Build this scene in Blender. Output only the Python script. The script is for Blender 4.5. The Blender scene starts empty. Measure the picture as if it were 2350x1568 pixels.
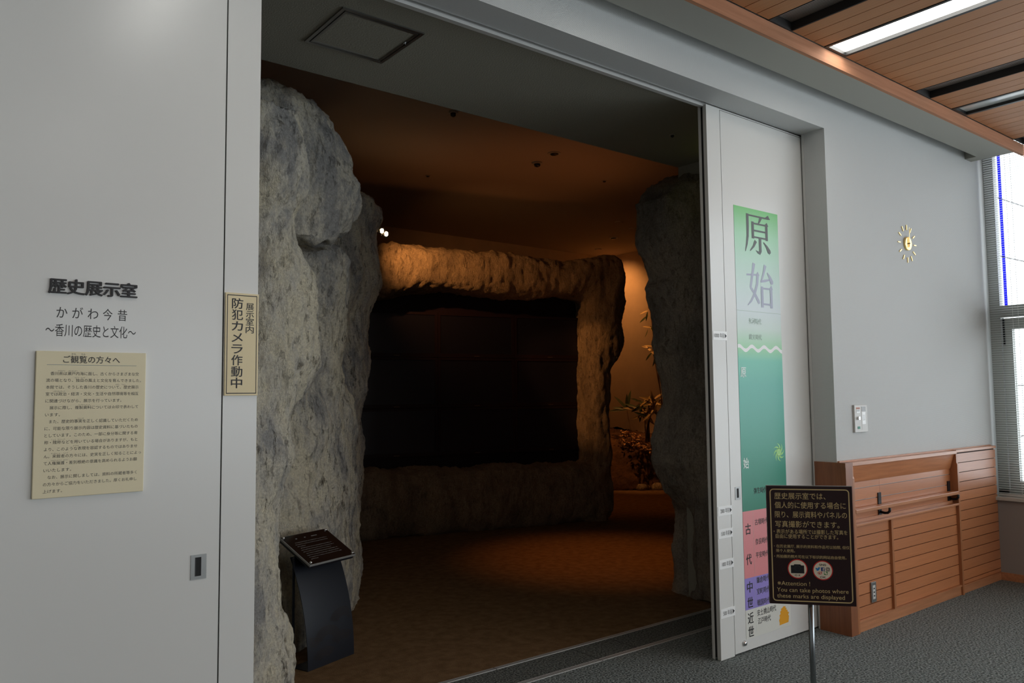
import bpy, bmesh, math, random
from mathutils import Vector, Matrix, noise
random.seed(7)
S = bpy.context.scene
COL = S.collection
# ------------------------------------------------------------------ camera
F, YAW, PITCH, ROLL = 1815.03, math.radians(38.194), math.radians(3.973), math.radians(-.5856)
CAM = Vector((0, 0, 1.5))
fw = Vector((math.sin(YAW)*math.cos(PITCH), math.cos(YAW)*math.cos(PITCH), math.sin(PITCH)))
r0 = Vector((math.cos(YAW), -math.sin(YAW), 0)); u0 = r0.cross(fw)
rt = r0*math.cos(ROLL) + u0*math.sin(ROLL); up = -r0*math.sin(ROLL) + u0*math.cos(ROLL)
cam = bpy.data.cameras.new('camera'); cam.sensor_width = 36; cam.lens = F/2350*36; cam.clip_start = .05
co = bpy.data.objects.new('camera', cam); COL.objects.link(co)
co.matrix_world = Matrix(((rt.x, up.x, -fw.x, 0), (rt.y, up.y, -fw.y, 0), (rt.z, up.z, -fw.z, 1.5), (0, 0, 0, 1)))
S.camera = co
def at(px, py, ax, v):                                   # measured photo point -> place on a known plane
    d = (px-1175)*rt - (py-784)*up + F*fw
    i = 'xyz'.index(ax); return CAM + d*((v-CAM[i])/d[i])
# ------------------------------------------------------------------ view, world, daylight
S.view_settings.view_transform = 'Standard'; S.view_settings.look = 'None'
S.view_settings.exposure = 0.0; S.view_settings.gamma = 1; S.view_settings.use_curve_mapping = False
S.cycles.use_denoising = True
S.cycles.max_bounces = 10; S.cycles.diffuse_bounces = 6
w = bpy.data.worlds.new('overcast_sky'); S.world = w; w.use_nodes = True
w.node_tree.nodes['Background'].inputs[0].default_value = (.86, .94, 1.0, 1)
w.node_tree.nodes['Background'].inputs[1].default_value = 3.75
def lamp(name, kind, loc, energy, color=(1, 1, 1), aim=None, **kw):
    l = bpy.data.lights.new(name, kind); l.energy = energy; l.color = color
    for k, v in kw.items(): setattr(l, k, v)
    o = bpy.data.objects.new(name, l); COL.objects.link(o); o.location = loc
    if aim is not None: o.rotation_euler = (Vector(aim)-Vector(loc)).to_track_quat('-Z', 'Y').to_euler()
    return o
po = lamp('window_daylight', 'AREA', (7.32, -4.8, 1.9), 1, aim=(0, -4.8, 1.9), shape='RECTANGLE', size=15, size_y=3.7)
po.data.cycles.is_portal = True
pr = lamp('added_rear_daylight', 'AREA', (4.5, -12.62, 1.9), 1, aim=(4.5, 0, 1.9), shape='RECTANGLE', size=5.2, size_y=3.4)  # sky portal for the rear openings, added and out of view
pr.data.cycles.is_portal = True
WARM = (1, .42, .12)
# ------------------------------------------------------------------ materials
M = {}
def mat(name, col, rough=.5, metal=0, spec=.5, col2=None, nscale=8, stretch=(1, 1, 1), bump=0, bscale=40, emit=None, es=0, coat=0, rnd=0, detail=4, coords='Object', lo=.35, hi=.65):
    m = bpy.data.materials.new(name); m.use_nodes = True; nt = m.node_tree; b = nt.nodes['Principled BSDF']
    N = nt.nodes.new; L = nt.links.new
    b.inputs['Base Color'].default_value = (*col, 1); b.inputs['Roughness'].default_value = rough
    b.inputs['Metallic'].default_value = metal; b.inputs['Specular IOR Level'].default_value = spec
    b.inputs['Coat Weight'].default_value = coat
    if emit: b.inputs['Emission Color'].default_value = (*emit, 1); b.inputs['Emission Strength'].default_value = es
    tc = mp = None
    if col2 or bump:
        tc = N('ShaderNodeTexCoord'); mp = N('ShaderNodeMapping'); L(tc.outputs[coords], mp.inputs[0]); mp.inputs['Scale'].default_value = stretch
    src = None
    if col2:
        n = N('ShaderNodeTexNoise'); n.inputs['Scale'].default_value = nscale; n.inputs['Detail'].default_value = detail; n.inputs['Roughness'].default_value = .6
        r = N('ShaderNodeValToRGB'); r.color_ramp.elements[0].position = lo; r.color_ramp.elements[1].position = hi
        r.color_ramp.elements[0].color = (*col, 1); r.color_ramp.elements[1].color = (*col2, 1)
        L(mp.outputs[0], n.inputs['Vector']); L(n.outputs['Fac'], r.inputs[0]); src = r.outputs[0]; L(src, b.inputs['Base Color'])
    if rnd:
        oi = N('ShaderNodeObjectInfo'); h = N('ShaderNodeHueSaturation'); mr = N('ShaderNodeMapRange')
        mr.inputs[3].default_value = 1-rnd; mr.inputs[4].default_value = 1+rnd; L(oi.outputs['Random'], mr.inputs[0]); L(mr.outputs[0], h.inputs['Value'])
        if src: L(src, h.inputs['Color'])
        else: h.inputs['Color'].default_value = (*col, 1)
        L(h.outputs[0], b.inputs['Base Color'])
        if mp: L(oi.outputs['Random'], mp.inputs['Location'])
    if bump:
        n2 = N('ShaderNodeTexNoise'); n2.inputs['Scale'].default_value = bscale; n2.inputs['Detail'].default_value = 3
        bp = N('ShaderNodeBump'); bp.inputs['Strength'].default_value = min(1, bump); bp.inputs['Distance'].default_value = .01*max(1, bump)
        L(mp.outputs[0], n2.inputs['Vector']); L(n2.outputs['Fac'], bp.inputs['Height']); L(bp.outputs[0], b.inputs['Normal'])
    M[name] = m; return m
mat('door_white', (.70, .70, .675), .26, spec=.55, bump=.02, bscale=600)
mat('wallpaper', (.55, .56, .55), .75, spec=.3)
mat('soffit', (.38, .375, .33), .8, bump=.1, bscale=300)
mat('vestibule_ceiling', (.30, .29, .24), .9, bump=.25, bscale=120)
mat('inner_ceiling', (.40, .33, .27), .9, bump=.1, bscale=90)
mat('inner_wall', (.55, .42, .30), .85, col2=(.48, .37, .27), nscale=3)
mat('plain_wall', (.70, .70, .68), .8)
mat('carpet', (.045, .055, .054), .95, spec=.1, col2=(.34, .375, .365), nscale=85, detail=3, bump=2.2, bscale=85)
mat('carpet_strip', (.035, .04, .036), .95, spec=.1, col2=(.22, .23, .215), nscale=85, detail=3, bump=2.2, bscale=85)
mat('brown_carpet', (.13, .075, .035), .95, spec=.1, col2=(.20, .122, .062), nscale=14, bump=.6, bscale=160, detail=10)
mat('aluminium', (.55, .55, .54), .35, 1)
mat('alu_white', (.62, .62, .60), .4, .2)
mat('dark_gap', (.012, .012, .012), .8)
mat('steel', (.30, .30, .29), .38, 1)
mat('dark_steel', (.05, .05, .05), .45, .8)
mat('pole_steel', (.30, .32, .33), .22, 1)
mat('chrome', (.75, .75, .76), .12, 1)
mat('gold', (.85, .62, .26), .25, 1)
mat('wood', (.53, .205, .083), .34, spec=.6, col2=(.41, .148, .057), nscale=7, stretch=(.5, 8, 8), rnd=.10, detail=6)
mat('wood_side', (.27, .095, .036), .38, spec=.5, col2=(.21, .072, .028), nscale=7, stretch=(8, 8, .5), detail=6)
mat('wood_post', (.42, .17, .07), .36, col2=(.34, .13, .05), nscale=7, stretch=(8, 8, .5), detail=6)
mat('wood_trim', (.52, .225, .105), .32, spec=.6, col2=(.40, .165, .072), nscale=7, stretch=(.5, 8, 8), detail=6)
mat('ceiling_wood', (.51, .235, .102), .55, spec=.3, col2=(.42, .185, .076), nscale=5, stretch=(8, .5, 8), rnd=.08, detail=6)
mat('fascia_wood', (.50, .235, .13), .75, spec=.3, col2=(.42, .19, .10), nscale=6, stretch=(.4, 8, 8))
mat('vent_dark', (.028, .024, .022), .7)
mat('vent_mesh', (.34, .29, .26), .6)
mat('lamp_on', (1, 1, 1), .4, emit=(1, .98, .92), es=9.5)
mat('lamp_off', (.55, .57, .55), .12, spec=.8)
mat('cream', (.80, .68, .43), .5, spec=.3)
mat('cream_light', (.80, .72, .50), .5, spec=.3)
mat('ink', (.012, .011, .012), .5)
mat('ink_grey', (.05, .05, .05), .6)
mat('rule_blue', (.12, .18, .24), .6)
mat('sign_maroon', (.022, .007, .008), .28, spec=.5)
mat('sign_edge', (.45, .43, .40), .4, .5)
mat('sign_gold', (.62, .47, .22), .5)
mat('badge_cream', (.80, .70, .55), .5)
mat('badge_red', (.55, .012, .008), .5)
mat('badge_black', (.008, .008, .010), .4)
mat('logo_sky', (.03, .22, .50), .5); mat('logo_navy', (.015, .045, .20), .5); mat('logo_green', (.02, .20, .03), .5)
mat('white_print', (.86, .87, .86), .35)
mat('pink_print', (.72, .25, .26), .35); mat('purple_print', (.30, .24, .62), .35); mat('pale_print', (.70, .70, .64), .35)
mat('orange_print', (.80, .36, .015), .4)
mat('sun_print', (.33, .72, .22), .4); mat('sun_light', (.55, .80, .40), .4)
mat('kanji_dark', (.075, .08, .078), .4); mat('kanji_grey', (.40, .43, .54), .4)
mat('faint_print', (.42, .55, .47), .45); mat('white_letter', (.80, .90, .85), .4)
mat('screen', (.010, .010, .022), .40, spec=.5)
mat('bezel', (.016, .008, .014), .5, spec=.3)
mat('logo_plate', (.10, .07, .05), .5, .3)
mat('stand_black', (.010, .012, .018), .35, spec=.5)
mat('engrave', (.02, .012, .008), .7)
mat('acrylic_edge', (.28, .28, .27), .12, spec=.8)
mat('plaque', (.007, .006, .006), .12, spec=.6)
mat('plaque_text', (.20, .20, .20), .6)
mat('spot_body', (.02, .02, .02), .5)
mat('spot_glow', (1, 1, 1), .5, emit=(1, .62, .30), es=60)
mat('added_lamp_glow', (.3, .5, .1), .5, emit=(.75, .85, .08), es=.9)
mat('blind', (.66, .68, .66), .45, .15)
mat('blind_cord', (.72, .74, .72), .7)
mat('frame_grey', (.36, .365, .34), .5, .3)
mat('fringe_bar', (.035, .0, .9), .5)
mat('sill_wall', (.30, .27, .25), .8)
mat('sill', (.52, .52, .48), .35)
mat('bracket', (.014, .014, .016), .4, .5)
mat('plate_grey', (.55, .54, .51), .4); mat('label_orange', (.75, .16, .02), .5); mat('label_green', (.02, .22, .15), .5)
mat('lcd', (.22, .22, .21), .2)
mat('leaf_dark', (.035, .05, .012), .55, rnd=.3); mat('leaf_dry', (.36, .24, .09), .6, rnd=.3); mat('stem', (.10, .05, .02), .7)
mat('litter', (.55, .30, .14), .8, rnd=.2)
mat('soil', (.12, .055, .025), .95, col2=(.06, .028, .014), nscale=6, bump=1, bscale=30)
mat('cable', (.12, .12, .13), .7)
mat('detector', (.36, .33, .28), .5)
# rock: mottled grey-beige artificial stone with dark pits
def rockmat(name, a, b_, c, pits=.9):
    m = mat(name, a, .9, spec=.15); nt = m.node_tree; N = nt.nodes.new; L = nt.links.new; b = nt.nodes['Principled BSDF']
    tc = N('ShaderNodeTexCoord')
    def noise_(scale, detail, rough, st, lo, hi, c0, c1, mid=None):
        mp = N('ShaderNodeMapping'); mp.inputs['Scale'].default_value = st; L(tc.outputs['Object'], mp.inputs[0])
        n = N('ShaderNodeTexNoise'); n.inputs['Scale'].default_value = scale; n.inputs['Detail'].default_value = detail; n.inputs['Roughness'].default_value = rough; L(mp.outputs[0], n.inputs['Vector'])
        r = N('ShaderNodeValToRGB'); e = r.color_ramp.elements; e[0].position = lo; e[0].color = (*c0, 1); e[1].position = hi; e[1].color = (*c1, 1)
        if mid: e.new((lo+hi)/2).color = (*mid, 1)
        L(n.outputs['Fac'], r.inputs[0]); return n, r
    def mul(x, y, f):
        mx = N('ShaderNodeMix'); mx.data_type = 'RGBA'; mx.blend_type = 'MULTIPLY'; mx.inputs[0].default_value = f; L(x, mx.inputs[6]); L(y, mx.inputs[7]); return mx.outputs[2]
    _, r1 = noise_(3.3, 7, .68, (1, 1, .55), .40, .60, c, a, b_)
    _, r2 = noise_(26, 6, .72, (1, 1, .42), .33, .45, (.20, .17, .14), (1, 1, 1))
    _, r5 = noise_(3.2, 3, .6, (1, 1, .6), .40, .60, (.25, .25, .25), (1, 1, 1))                # pits gather in patches          # elongated pits
    n3, r3 = noise_(70, 3, .7, (1, 1, 1), .30, .62, (.62, .60, .58), (1.0, 1.0, 1.0))        # grain
    pf = N('ShaderNodeMath'); pf.operation = 'MULTIPLY'; pf.inputs[1].default_value = pits; L(r5.outputs[0], pf.inputs[0])
    m2 = N('ShaderNodeMix'); m2.data_type = 'RGBA'; m2.blend_type = 'MULTIPLY'; L(pf.outputs[0], m2.inputs[0]); L(r1.outputs[0], m2.inputs[6]); L(r2.outputs[0], m2.inputs[7])
    col = mul(m2.outputs[2], r3.outputs[0], .8); L(col, b.inputs['Base Color'])
    n4, _r = noise_(9, 10, .72, (1, 1, .5), .3, .7, (0, 0, 0), (1, 1, 1))
    ad = N('ShaderNodeMath'); ad.operation = 'MULTIPLY_ADD'; ad.inputs[1].default_value = .22; L(r2.outputs[0], ad.inputs[0]); L(n4.outputs['Fac'], ad.inputs[2])
    bp = N('ShaderNodeBump'); bp.inputs['Strength'].default_value = 1.0; bp.inputs['Distance'].default_value = .06
    L(ad.outputs[0], bp.inputs['Height']); L(bp.outputs[0], b.inputs['Normal'])
rockmat('rock', (.95, .87, .67), (.82, .77, .65), (.47, .46, .44))
rockmat('rock_dark', (.52, .45, .36), (.43, .38, .32), (.30, .275, .24), .35)  # darker tone of the rock, used for the right pillar
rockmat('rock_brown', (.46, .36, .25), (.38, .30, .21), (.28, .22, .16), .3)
# woven wallpaper relief and shadow-gap weave
def weave(m, sc):
    nt = m.node_tree; N = nt.nodes.new; L = nt.links.new; b = nt.nodes['Principled BSDF']
    tc = N('ShaderNodeTexCoord'); out = []
    for ax in ('X', 'Z'):
        wv = N('ShaderNodeTexWave'); wv.bands_direction = ax; wv.inputs['Scale'].default_value = sc; wv.inputs['Distortion'].default_value = .6; wv.inputs['Detail'].default_value = 1
        L(tc.outputs['Object'], wv.inputs['Vector']); out.append(wv)
    a = N('ShaderNodeMath'); a.operation = 'ADD'; L(out[0].outputs['Fac'], a.inputs[0]); L(out[1].outputs['Fac'], a.inputs[1])
    n = N('ShaderNodeTexNoise'); n.inputs['Scale'].default_value = 160; L(tc.outputs['Object'], n.inputs['Vector'])
    a2 = N('ShaderNodeMath'); a2.operation = 'ADD'; L(a.outputs[0], a2.inputs[0]); L(n.outputs['Fac'], a2.inputs[1])
    bp = N('ShaderNodeBump'); bp.inputs['Strength'].default_value = .35; bp.inputs['Distance'].default_value = .0012
    L(a2.outputs[0], bp.inputs['Height']); L(bp.outputs[0], b.inputs['Normal'])
weave(M['wallpaper'], 75)
# banner print: colours by height on the sheet (object origin at its foot)
def bannermat():
    m = mat('banner_print', (1, 1, 1), .35); nt = m.node_tree; N = nt.nodes.new; L = nt.links.new; b = nt.nodes['Principled BSDF']
    tc = N('ShaderNodeTexCoord'); sx = N('ShaderNodeSeparateXYZ'); L(tc.outputs['Object'], sx.inputs[0])
    mr = N('ShaderNodeMapRange'); mr.inputs[1].default_value = .8; mr.inputs[2].default_value = 2.65; L(sx.outputs['Z'], mr.inputs[0])
    r = N('ShaderNodeValToRGB'); e = r.color_ramp.elements
    pts = [(.80, (.005, .20, .115)), (1.15, (.012, .29, .19)), (1.55, (.09, .44, .35)), (1.70, (.16, .56, .42)), (1.775, (.34, .69, .40)), (1.90, (.62, .74, .68)), (2.02, (.66, .74, .76)), (2.30, (.50, .72, .60)), (2.48, (.38, .70, .46)), (2.65, (.17, .55, .17))]
    e[0].position = 0; e[0].color = (*pts[0][1], 1); e[1].position = 1; e[1].color = (*pts[-1][1], 1)
    for z, c in pts[1:-1]: k = e.new((z-.8)/1.85); k.color = (*c, 1)
    L(mr.outputs[0], r.inputs[0]); L(r.outputs[0], b.inputs['Base Color'])
bannermat()
def glassmat():
    m = bpy.data.materials.new('window_glass'); m.use_nodes = True; nt = m.node_tree; nt.nodes.remove(nt.nodes['Principled BSDF'])
    t = nt.nodes.new('ShaderNodeBsdfTransparent'); g = nt.nodes.new('ShaderNodeBsdfGlossy'); g.inputs['Roughness'].default_value = .02
    mx = nt.nodes.new('ShaderNodeMixShader'); mx.inputs[0].default_value = .06
    nt.links.new(t.outputs[0], mx.inputs[1]); nt.links.new(g.outputs[0], mx.inputs[2]); nt.links.new(mx.outputs[0], nt.nodes['Material Output'].inputs[0]); M['window_glass'] = m
glassmat()
def fringemat():                                             # see-through blue standing in for the lens colour fringe
    m = bpy.data.materials.new('fringe_blue'); m.use_nodes = True; nt = m.node_tree; nt.nodes.remove(nt.nodes['Principled BSDF'])
    t = nt.nodes.new('ShaderNodeBsdfTransparent'); t.inputs[0].default_value = (.015, .0, .55, 1)
    nt.links.new(t.outputs[0], nt.nodes['Material Output'].inputs[0]); M['fringe_blue'] = m
fringemat()
# ------------------------------------------------------------------ object helpers
MW = {}
def link(o, parent=None):
    COL.objects.link(o)
    if parent is not None: o.parent = parent; MW[o] = MW[parent]
    else: MW.setdefault(o, Matrix.Identity(4))
    return o
def tag(o, label=None, cat=None, group=None, kind=None):
    for k, v in (('label', label), ('category', cat), ('group', group), ('kind', kind)):
        if v: o[k] = v
    return o
def thing(name, label, cat, loc=(0, 0, 0), rz=0, group=None, kind=None):
    o = bpy.data.objects.new(name, None); o.empty_display_size = .1; o.location = loc; o.rotation_euler.z = rz
    MW[o] = Matrix.Translation(loc) @ Matrix.Rotation(rz, 4, 'Z'); COL.objects.link(o)
    return tag(o, label, cat, group, kind)
class B:
    """collects world-space (or, with local=True, parent-space) geometry and links it as one mesh object"""
    def __init__(s): s.v = []; s.f = []
    def box(s, x0, x1, y0, y1, z0, z1):
        n = len(s.v); s.v += [(x, y, z) for z in (z0, z1) for y in (y0, y1) for x in (x0, x1)]
        s.f += [[n+i for i in q] for q in ((0, 2, 3, 1), (4, 5, 7, 6), (0, 1, 5, 4), (2, 6, 7, 3), (0, 4, 6, 2), (1, 3, 7, 5))]; return s
    def poly(s, pts, d):                                  # extruded outline; pts 3D, d extrusion vector
        n = len(s.v); k = len(pts); d = Vector(d); s.v += [tuple(p) for p in pts] + [tuple(Vector(p)+d) for p in pts]
        s.f += [list(range(n, n+k))[::-1], list(range(n+k, n+2*k))] + [[n+i, n+(i+1) % k, n+k+(i+1) % k, n+k+i] for i in range(k)]; return s
    def tube(s, pts, rad, seg=12, cap=True):              # swept circle along points
        pts = [Vector(p) for p in pts]; n = len(s.v); R_ = rad if isinstance(rad, (list, tuple)) else [rad]*len(pts)
        for i, p in enumerate(pts):
            d = (pts[min(i+1, len(pts)-1)]-pts[max(i-1, 0)]).normalized()
            a = d.orthogonal().normalized() if abs(d.z) < .99 else Vector((1, 0, 0)); 
            if abs(d.z) < .99: a = Vector((0, 0, 1)).cross(d).normalized()
            b = d.cross(a)
            s.v += [tuple(p+R_[i]*(a*math.cos(2*math.pi*j/seg)+b*math.sin(2*math.pi*j/seg))) for j in range(seg)]
        for i in range(len(pts)-1):
            s.f += [[n+i*seg+j, n+i*seg+(j+1) % seg, n+(i+1)*seg+(j+1) % seg, n+(i+1)*seg+j] for j in range(seg)]
        if cap: s.f += [list(range(n, n+seg))[::-1], list(range(n+(len(pts)-1)*seg, n+len(pts)*seg))]
        return s
    def grid(s, fn, nu, nv):
        n = len(s.v); s.v += [tuple(fn(i/nu, j/nv)) for j in range(nv+1) for i in range(nu+1)]
        s.f += [[n+j*(nu+1)+i, n+j*(nu+1)+i+1, n+(j+1)*(nu+1)+i+1, n+(j+1)*(nu+1)+i] for j in range(nv) for i in range(nu)]; return s
    def mesh(s, name, mat_, smooth=False):
        m = bpy.data.meshes.new(name); m.from_pydata(s.v, [], s.f)
        if isinstance(mat_, str): m.materials.append(M[mat_])
        bm = bmesh.new(); bm.from_mesh(m); bmesh.ops.recalc_face_normals(bm, faces=bm.faces); bm.to_mesh(m); bm.free()
        if smooth: m.shade_smooth()
        m.update(); return m
    def build(s, name, mat_, parent=None, local=False, smooth=False, bevel=0, label=None):
        if parent is not None and not local:
            inv = MW[parent].inverted(); s.v = [tuple(inv @ Vector(p)) for p in s.v]
        o = bpy.data.objects.new(name, s.mesh(name, mat_, smooth)); link(o, parent)
        if bevel:
            md = o.modifiers.new('bevel', 'BEVEL'); md.width = bevel; md.segments = 2; md.limit_method = 'ANGLE'
        if label: o['label'] = label
        return o
def bx(*a): return B().box(*a)
def struct(name, b, mat_, label=None, bevel=0):
    o = b.build(name, mat_, bevel=bevel); o['kind'] = 'structure'
    if label: o['label'] = label
    return o
# lettering ------------------------------------------------------------
_fc = bpy.data.curves.new('lettering', 'FONT'); _fo = bpy.data.objects.new('lettering', _fc); COL.objects.link(_fo)
_fc.size = 1; _fc.resolution_u = 3
def glyphs(s, bold=0, ext=0, res=3):
    _fc.body = s; _fc.extrude = ext; _fc.resolution_u = res
    bpy.context.view_layer.update()
    dg = bpy.context.evaluated_depsgraph_get(); e = _fo.evaluated_get(dg); m = e.to_mesh()
    v = [tuple(p.co) for p in m.vertices]; f = [list(p.vertices) for p in m.polygons]; e.to_mesh_clear(); return v, f
_v, _ = glyphs('国'); REF = (min(p[1] for p in _v), max(p[1] for p in _v))
def put(b, s, x, y, h, w=None, bold=0, ext=0, serif=False, res=3):
    """text lines: (x,y) lower-left, h height of a full-width character, w total width; local x right, z up, -y out"""
    v, f = glyphs(s, bold, ext, res)
    if not v: return b
    x0 = min(p[0] for p in v); x1 = max(p[0] for p in v); k = h/(REF[1]-REF[0]); kx = k if w is None else w/(x1-x0)
    for q_, (ox, oz) in enumerate(((0, 0),) if bold <= .005 else [(bold*t, 0) for t in (-1, -.5, 0, .5, 1)] if serif else ((-bold, 0), (bold, 0), (0, -bold*.7), (0, bold*.7))):   # heavier type: overprinted strokes
        n = len(b.v); b.v += [(x+(p[0]-x0+ox)*kx, -p[2]*(1 if ext else 0)-q_*.00012, y+(p[1]-REF[0]+oz)*k) for p in v]; b.f += [[n+i for i in q] for q in f]
    return b
def column_text(b, s, x, ytop, w, pitch, h, bold=0):
    for i, c in enumerate(s): put(b, c, x, ytop-pitch*i-h, h, w if c not in '、。' else None, bold)
    return b
def shift(b, dy, dx=0, dz=0): b.v = [(p[0]+dx, p[1]+dy, p[2]+dz) for p in b.v]; return b
def rect(b, x0, x1, z0, z1, y=0):
    n = len(b.v); b.v += [(x0, y, z0), (x1, y, z0), (x1, y, z1), (x0, y, z1)]; b.f.append([n, n+1, n+2, n+3]); return b
def disc(b, cx, cz, r, y=0, seg=36, rin=0):
    n = len(b.v)
    if rin:
        for k in range(seg):
            a = 2*math.pi*k/seg; b.v += [(cx+r*math.cos(a), y, cz+r*math.sin(a)), (cx+rin*math.cos(a), y, cz+rin*math.sin(a))]
        b.f += [[n+2*k, n+2*((k+1) % seg), n+2*((k+1) % seg)+1, n+2*k+1] for k in range(seg)]
    else:
        b.v += [(cx+r*math.cos(2*math.pi*k/seg), y, cz+r*math.sin(2*math.pi*k/seg)) for k in range(seg)]; b.f.append(list(range(n, n+seg)))
    return b
def flat(b, pts, y=0):
    n = len(b.v); b.v += [(p[0], y, p[1]) for p in pts]; b.f.append(list(range(n, n+len(pts)))); return b
# rock: union of lofts -> voxel skin -> layered noise
def loft(b, rings):
    n = len(b.v); k = len(rings[0])
    for r in rings: b.v += [tuple(p) for p in r]
    for i in range(len(rings)-1):
        b.f += [[n+i*k+j, n+i*k+(j+1) % k, n+(i+1)*k+(j+1) % k, n+(i+1)*k+j] for j in range(k)]
    b.f += [list(range(n, n+k))[::-1], list(range(n+(len(rings)-1)*k, n+len(rings)*k))]
def ring(c, z, rx, ry=None, seg=28, rot=0):
    ry = ry or rx; out = []
    for j in range(seg):
        a = 2*math.pi*j/seg; x, y = rx*math.cos(a), ry*math.sin(a)
        out.append((c[0]+x*math.cos(rot)-y*math.sin(rot), c[1]+x*math.sin(rot)+y*math.cos(rot), z))
    return out
def stone(name, b, mat_, voxel, amp=.05, fine=.012, zs=.55, seed=0, parent=None, clamp=None):
    m = b.mesh(name+'_block', None); o = bpy.data.objects.new(name+'_block', m); COL.objects.link(o)
    md = o.modifiers.new('skin', 'REMESH'); md.mode = 'VOXEL'; md.voxel_size = voxel
    md2 = o.modifiers.new('soft', 'SMOOTH'); md2.iterations = 4; md2.factor = .5
    bpy.context.view_layer.update()
    m2 = bpy.data.meshes.new_from_object(o.evaluated_get(bpy.context.evaluated_depsgraph_get()))
    bpy.data.objects.remove(o); bpy.data.meshes.remove(m)
    off = Vector((seed*3.1, seed*1.7, seed*5.3)); new = []
    for v in m2.vertices:
        p = v.co; q = Vector((p.x, p.y, p.z*zs))
        wp_ = q+.25*Vector((noise.noise(q*2+off), noise.noise(q*2-off), noise.noise(q*2.3+off*.5)))
        d = amp*.8*noise.fractal(wp_*1.5+off, .9, 2.1, 3)
        c1 = noise.voronoi(Vector((wp_.x*2.2, wp_.y*2.2, wp_.z*2.4))+off)[0]; c2 = noise.voronoi(Vector((wp_.x*5.5, wp_.y*5.5, wp_.z*5))+off)[0]
        d += amp*.95*(.45-c1[0])+amp*.60*(.4-c2[0])
        d += amp*.55*(noise.ridged_multi_fractal(wp_*3.4+off*2, .8, 2.2, 5, 1.0, 2.0)*.45-.6)
        d += fine*noise.fractal(Vector((p.x, p.y, p.z*.5))*13+off, .6, 2.1, 6)
        new.append(p+v.normal*d)
    for v, p in zip(m2.vertices, new):
        if clamp: p = clamp(p)
        v.co = p
    m2.materials.clear(); m2.materials.append(M[mat_]); m2.shade_smooth(); m2.name = name
    o = bpy.data.objects.new(name, m2); link(o, parent); return o
# ================================================================== STRUCTURE
YW, YD = 2.698, 2.872            # wall face, door face
XJ, ZH, ZC = 4.725, 3.222, 3.487  # jamb, header soffit, wood ceiling
struct('floor', bx(-5.5, 7.3, -12.5, 3.305, -.15, 0), 'carpet', 'dark grey loop-pile carpet of the lobby')
fs = struct('floor', bx(-1, 4.73, 3.34, 3.575, -.15, 0), 'carpet_strip', 'narrow carpet strip between the two metal threshold rails')
for xs in (1.35, at(1345, 1502, 'z', 0).x, 3.55): bx(xs-.002, xs+.002, 3.342, 3.573, -.004, .0008).build('seam', 'dark_gap', fs)
struct('floor', bx(-1, 10.4, 3.605, 10.4, -.15, 0), 'brown_carpet', 'brown carpet of the dim exhibition room')
xb = at(1378, 1515, 'z', 0).x; xa = at(1143, 1538.7, 'z', 0).x
t = struct('trim_1', bx(-1, xb-.004, 3.305, 3.34, -.1, .003), 'alu_white', 'metal threshold rail nearer the lobby carpet')
bx(xb+.004, 4.73, 3.305, 3.34, -.1, .003).build('rail_piece', 'alu_white', t)
for k in (0, 1, 2): bx(-1, 4.73, 3.3105+k*.009, 3.3135+k*.009, .003, .0036).build('rib', 'dark_steel', t)
t = struct('trim_2', bx(-1, xa-.004, 3.575, 3.605, -.1, .003), 'alu_white', 'metal threshold rail beside the brown carpet')
bx(xa+.004, 4.73, 3.575, 3.605, -.1, .003).build('rail_piece', 'alu_white', t)
for k in (0, 1, 2): bx(-1, 4.73, 3.580+k*.008, 3.5825+k*.008, .003, .0036).build('rib', 'dark_steel', t)
# door wall
wf = struct('wall_front', bx(XJ, 7.25, YW, 2.862, 0, 3.8), 'wallpaper', 'pale grey woven wallpaper wall around the wide doorway')
bx(-5.5, .07, YW, 2.862, 0, 3.8).build('pier', 'wallpaper', wf)
bx(.07, XJ, YW, 2.862, ZH, 3.8).build('header', 'wallpaper', wf)
bx(XJ-.003, XJ, 2.846, 2.862, 0, ZH).build('edge_strip', 'alu_white', wf)
struct('trim_3', bx(.07, XJ, 2.862, 2.867, ZH-.004, ZH+.03), 'aluminium', 'slim bright lip of the sliding door track')
struct('trim_4', bx(.07, 4.73, 2.888, 2.915, 3.204, 3.28), 'alu_white', 'pale metal track bar above the doorway')
struct('trim_5', bx(-1, 4.73, 2.862, 2.95, 3.282, 3.32), 'dark_gap', 'dark inside of the door track slot')
# wood rim, soffit, ceiling of the lobby
b = bx(-5.5, 6.98, 2.38, 2.61, 3.4, 3.56).box(6.862, 6.98, 2.61, YW, 3.4, 3.56)
struct('trim_6', b, 'soffit', 'grey soffit box running along the top of the wall')
struct('trim_7', bx(-5.5, 7.5, 2.358, 2.38, 3.4, 3.484), 'fascia_wood', 'light wooden fascia board edging the slatted ceiling')
struct('wall_upper', bx(-5.5, 7.6, -12.6, 3.2, 3.78, 3.9), 'plain_wall', 'slab above the lobby ceiling')
cl = struct('ceiling', bx(-5.5, 7.5, -12.5, 2.358, 3.62, 3.64).box(-5.5, 7.05, -12.5, 1.08, 3.515, 3.53), 'vent_dark', 'slatted wooden ceiling of the lobby with recessed lights')
P = B().box(-.5, .5, -.5, .5, 0, .028).mesh('plank', 'ceiling_wood')
def plank(x0, x1, y0, y1):
    o = bpy.data.objects.new('plank', P); o.location = ((x0+x1)/2, (y0+y1)/2, ZC); o.scale = (x1-x0-.005, y1-y0, 1); link(o, cl)
plank(7.135, 7.24, -12.4, 2.352); plank(7.24, 7.35, -12.4, 2.352)
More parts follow.
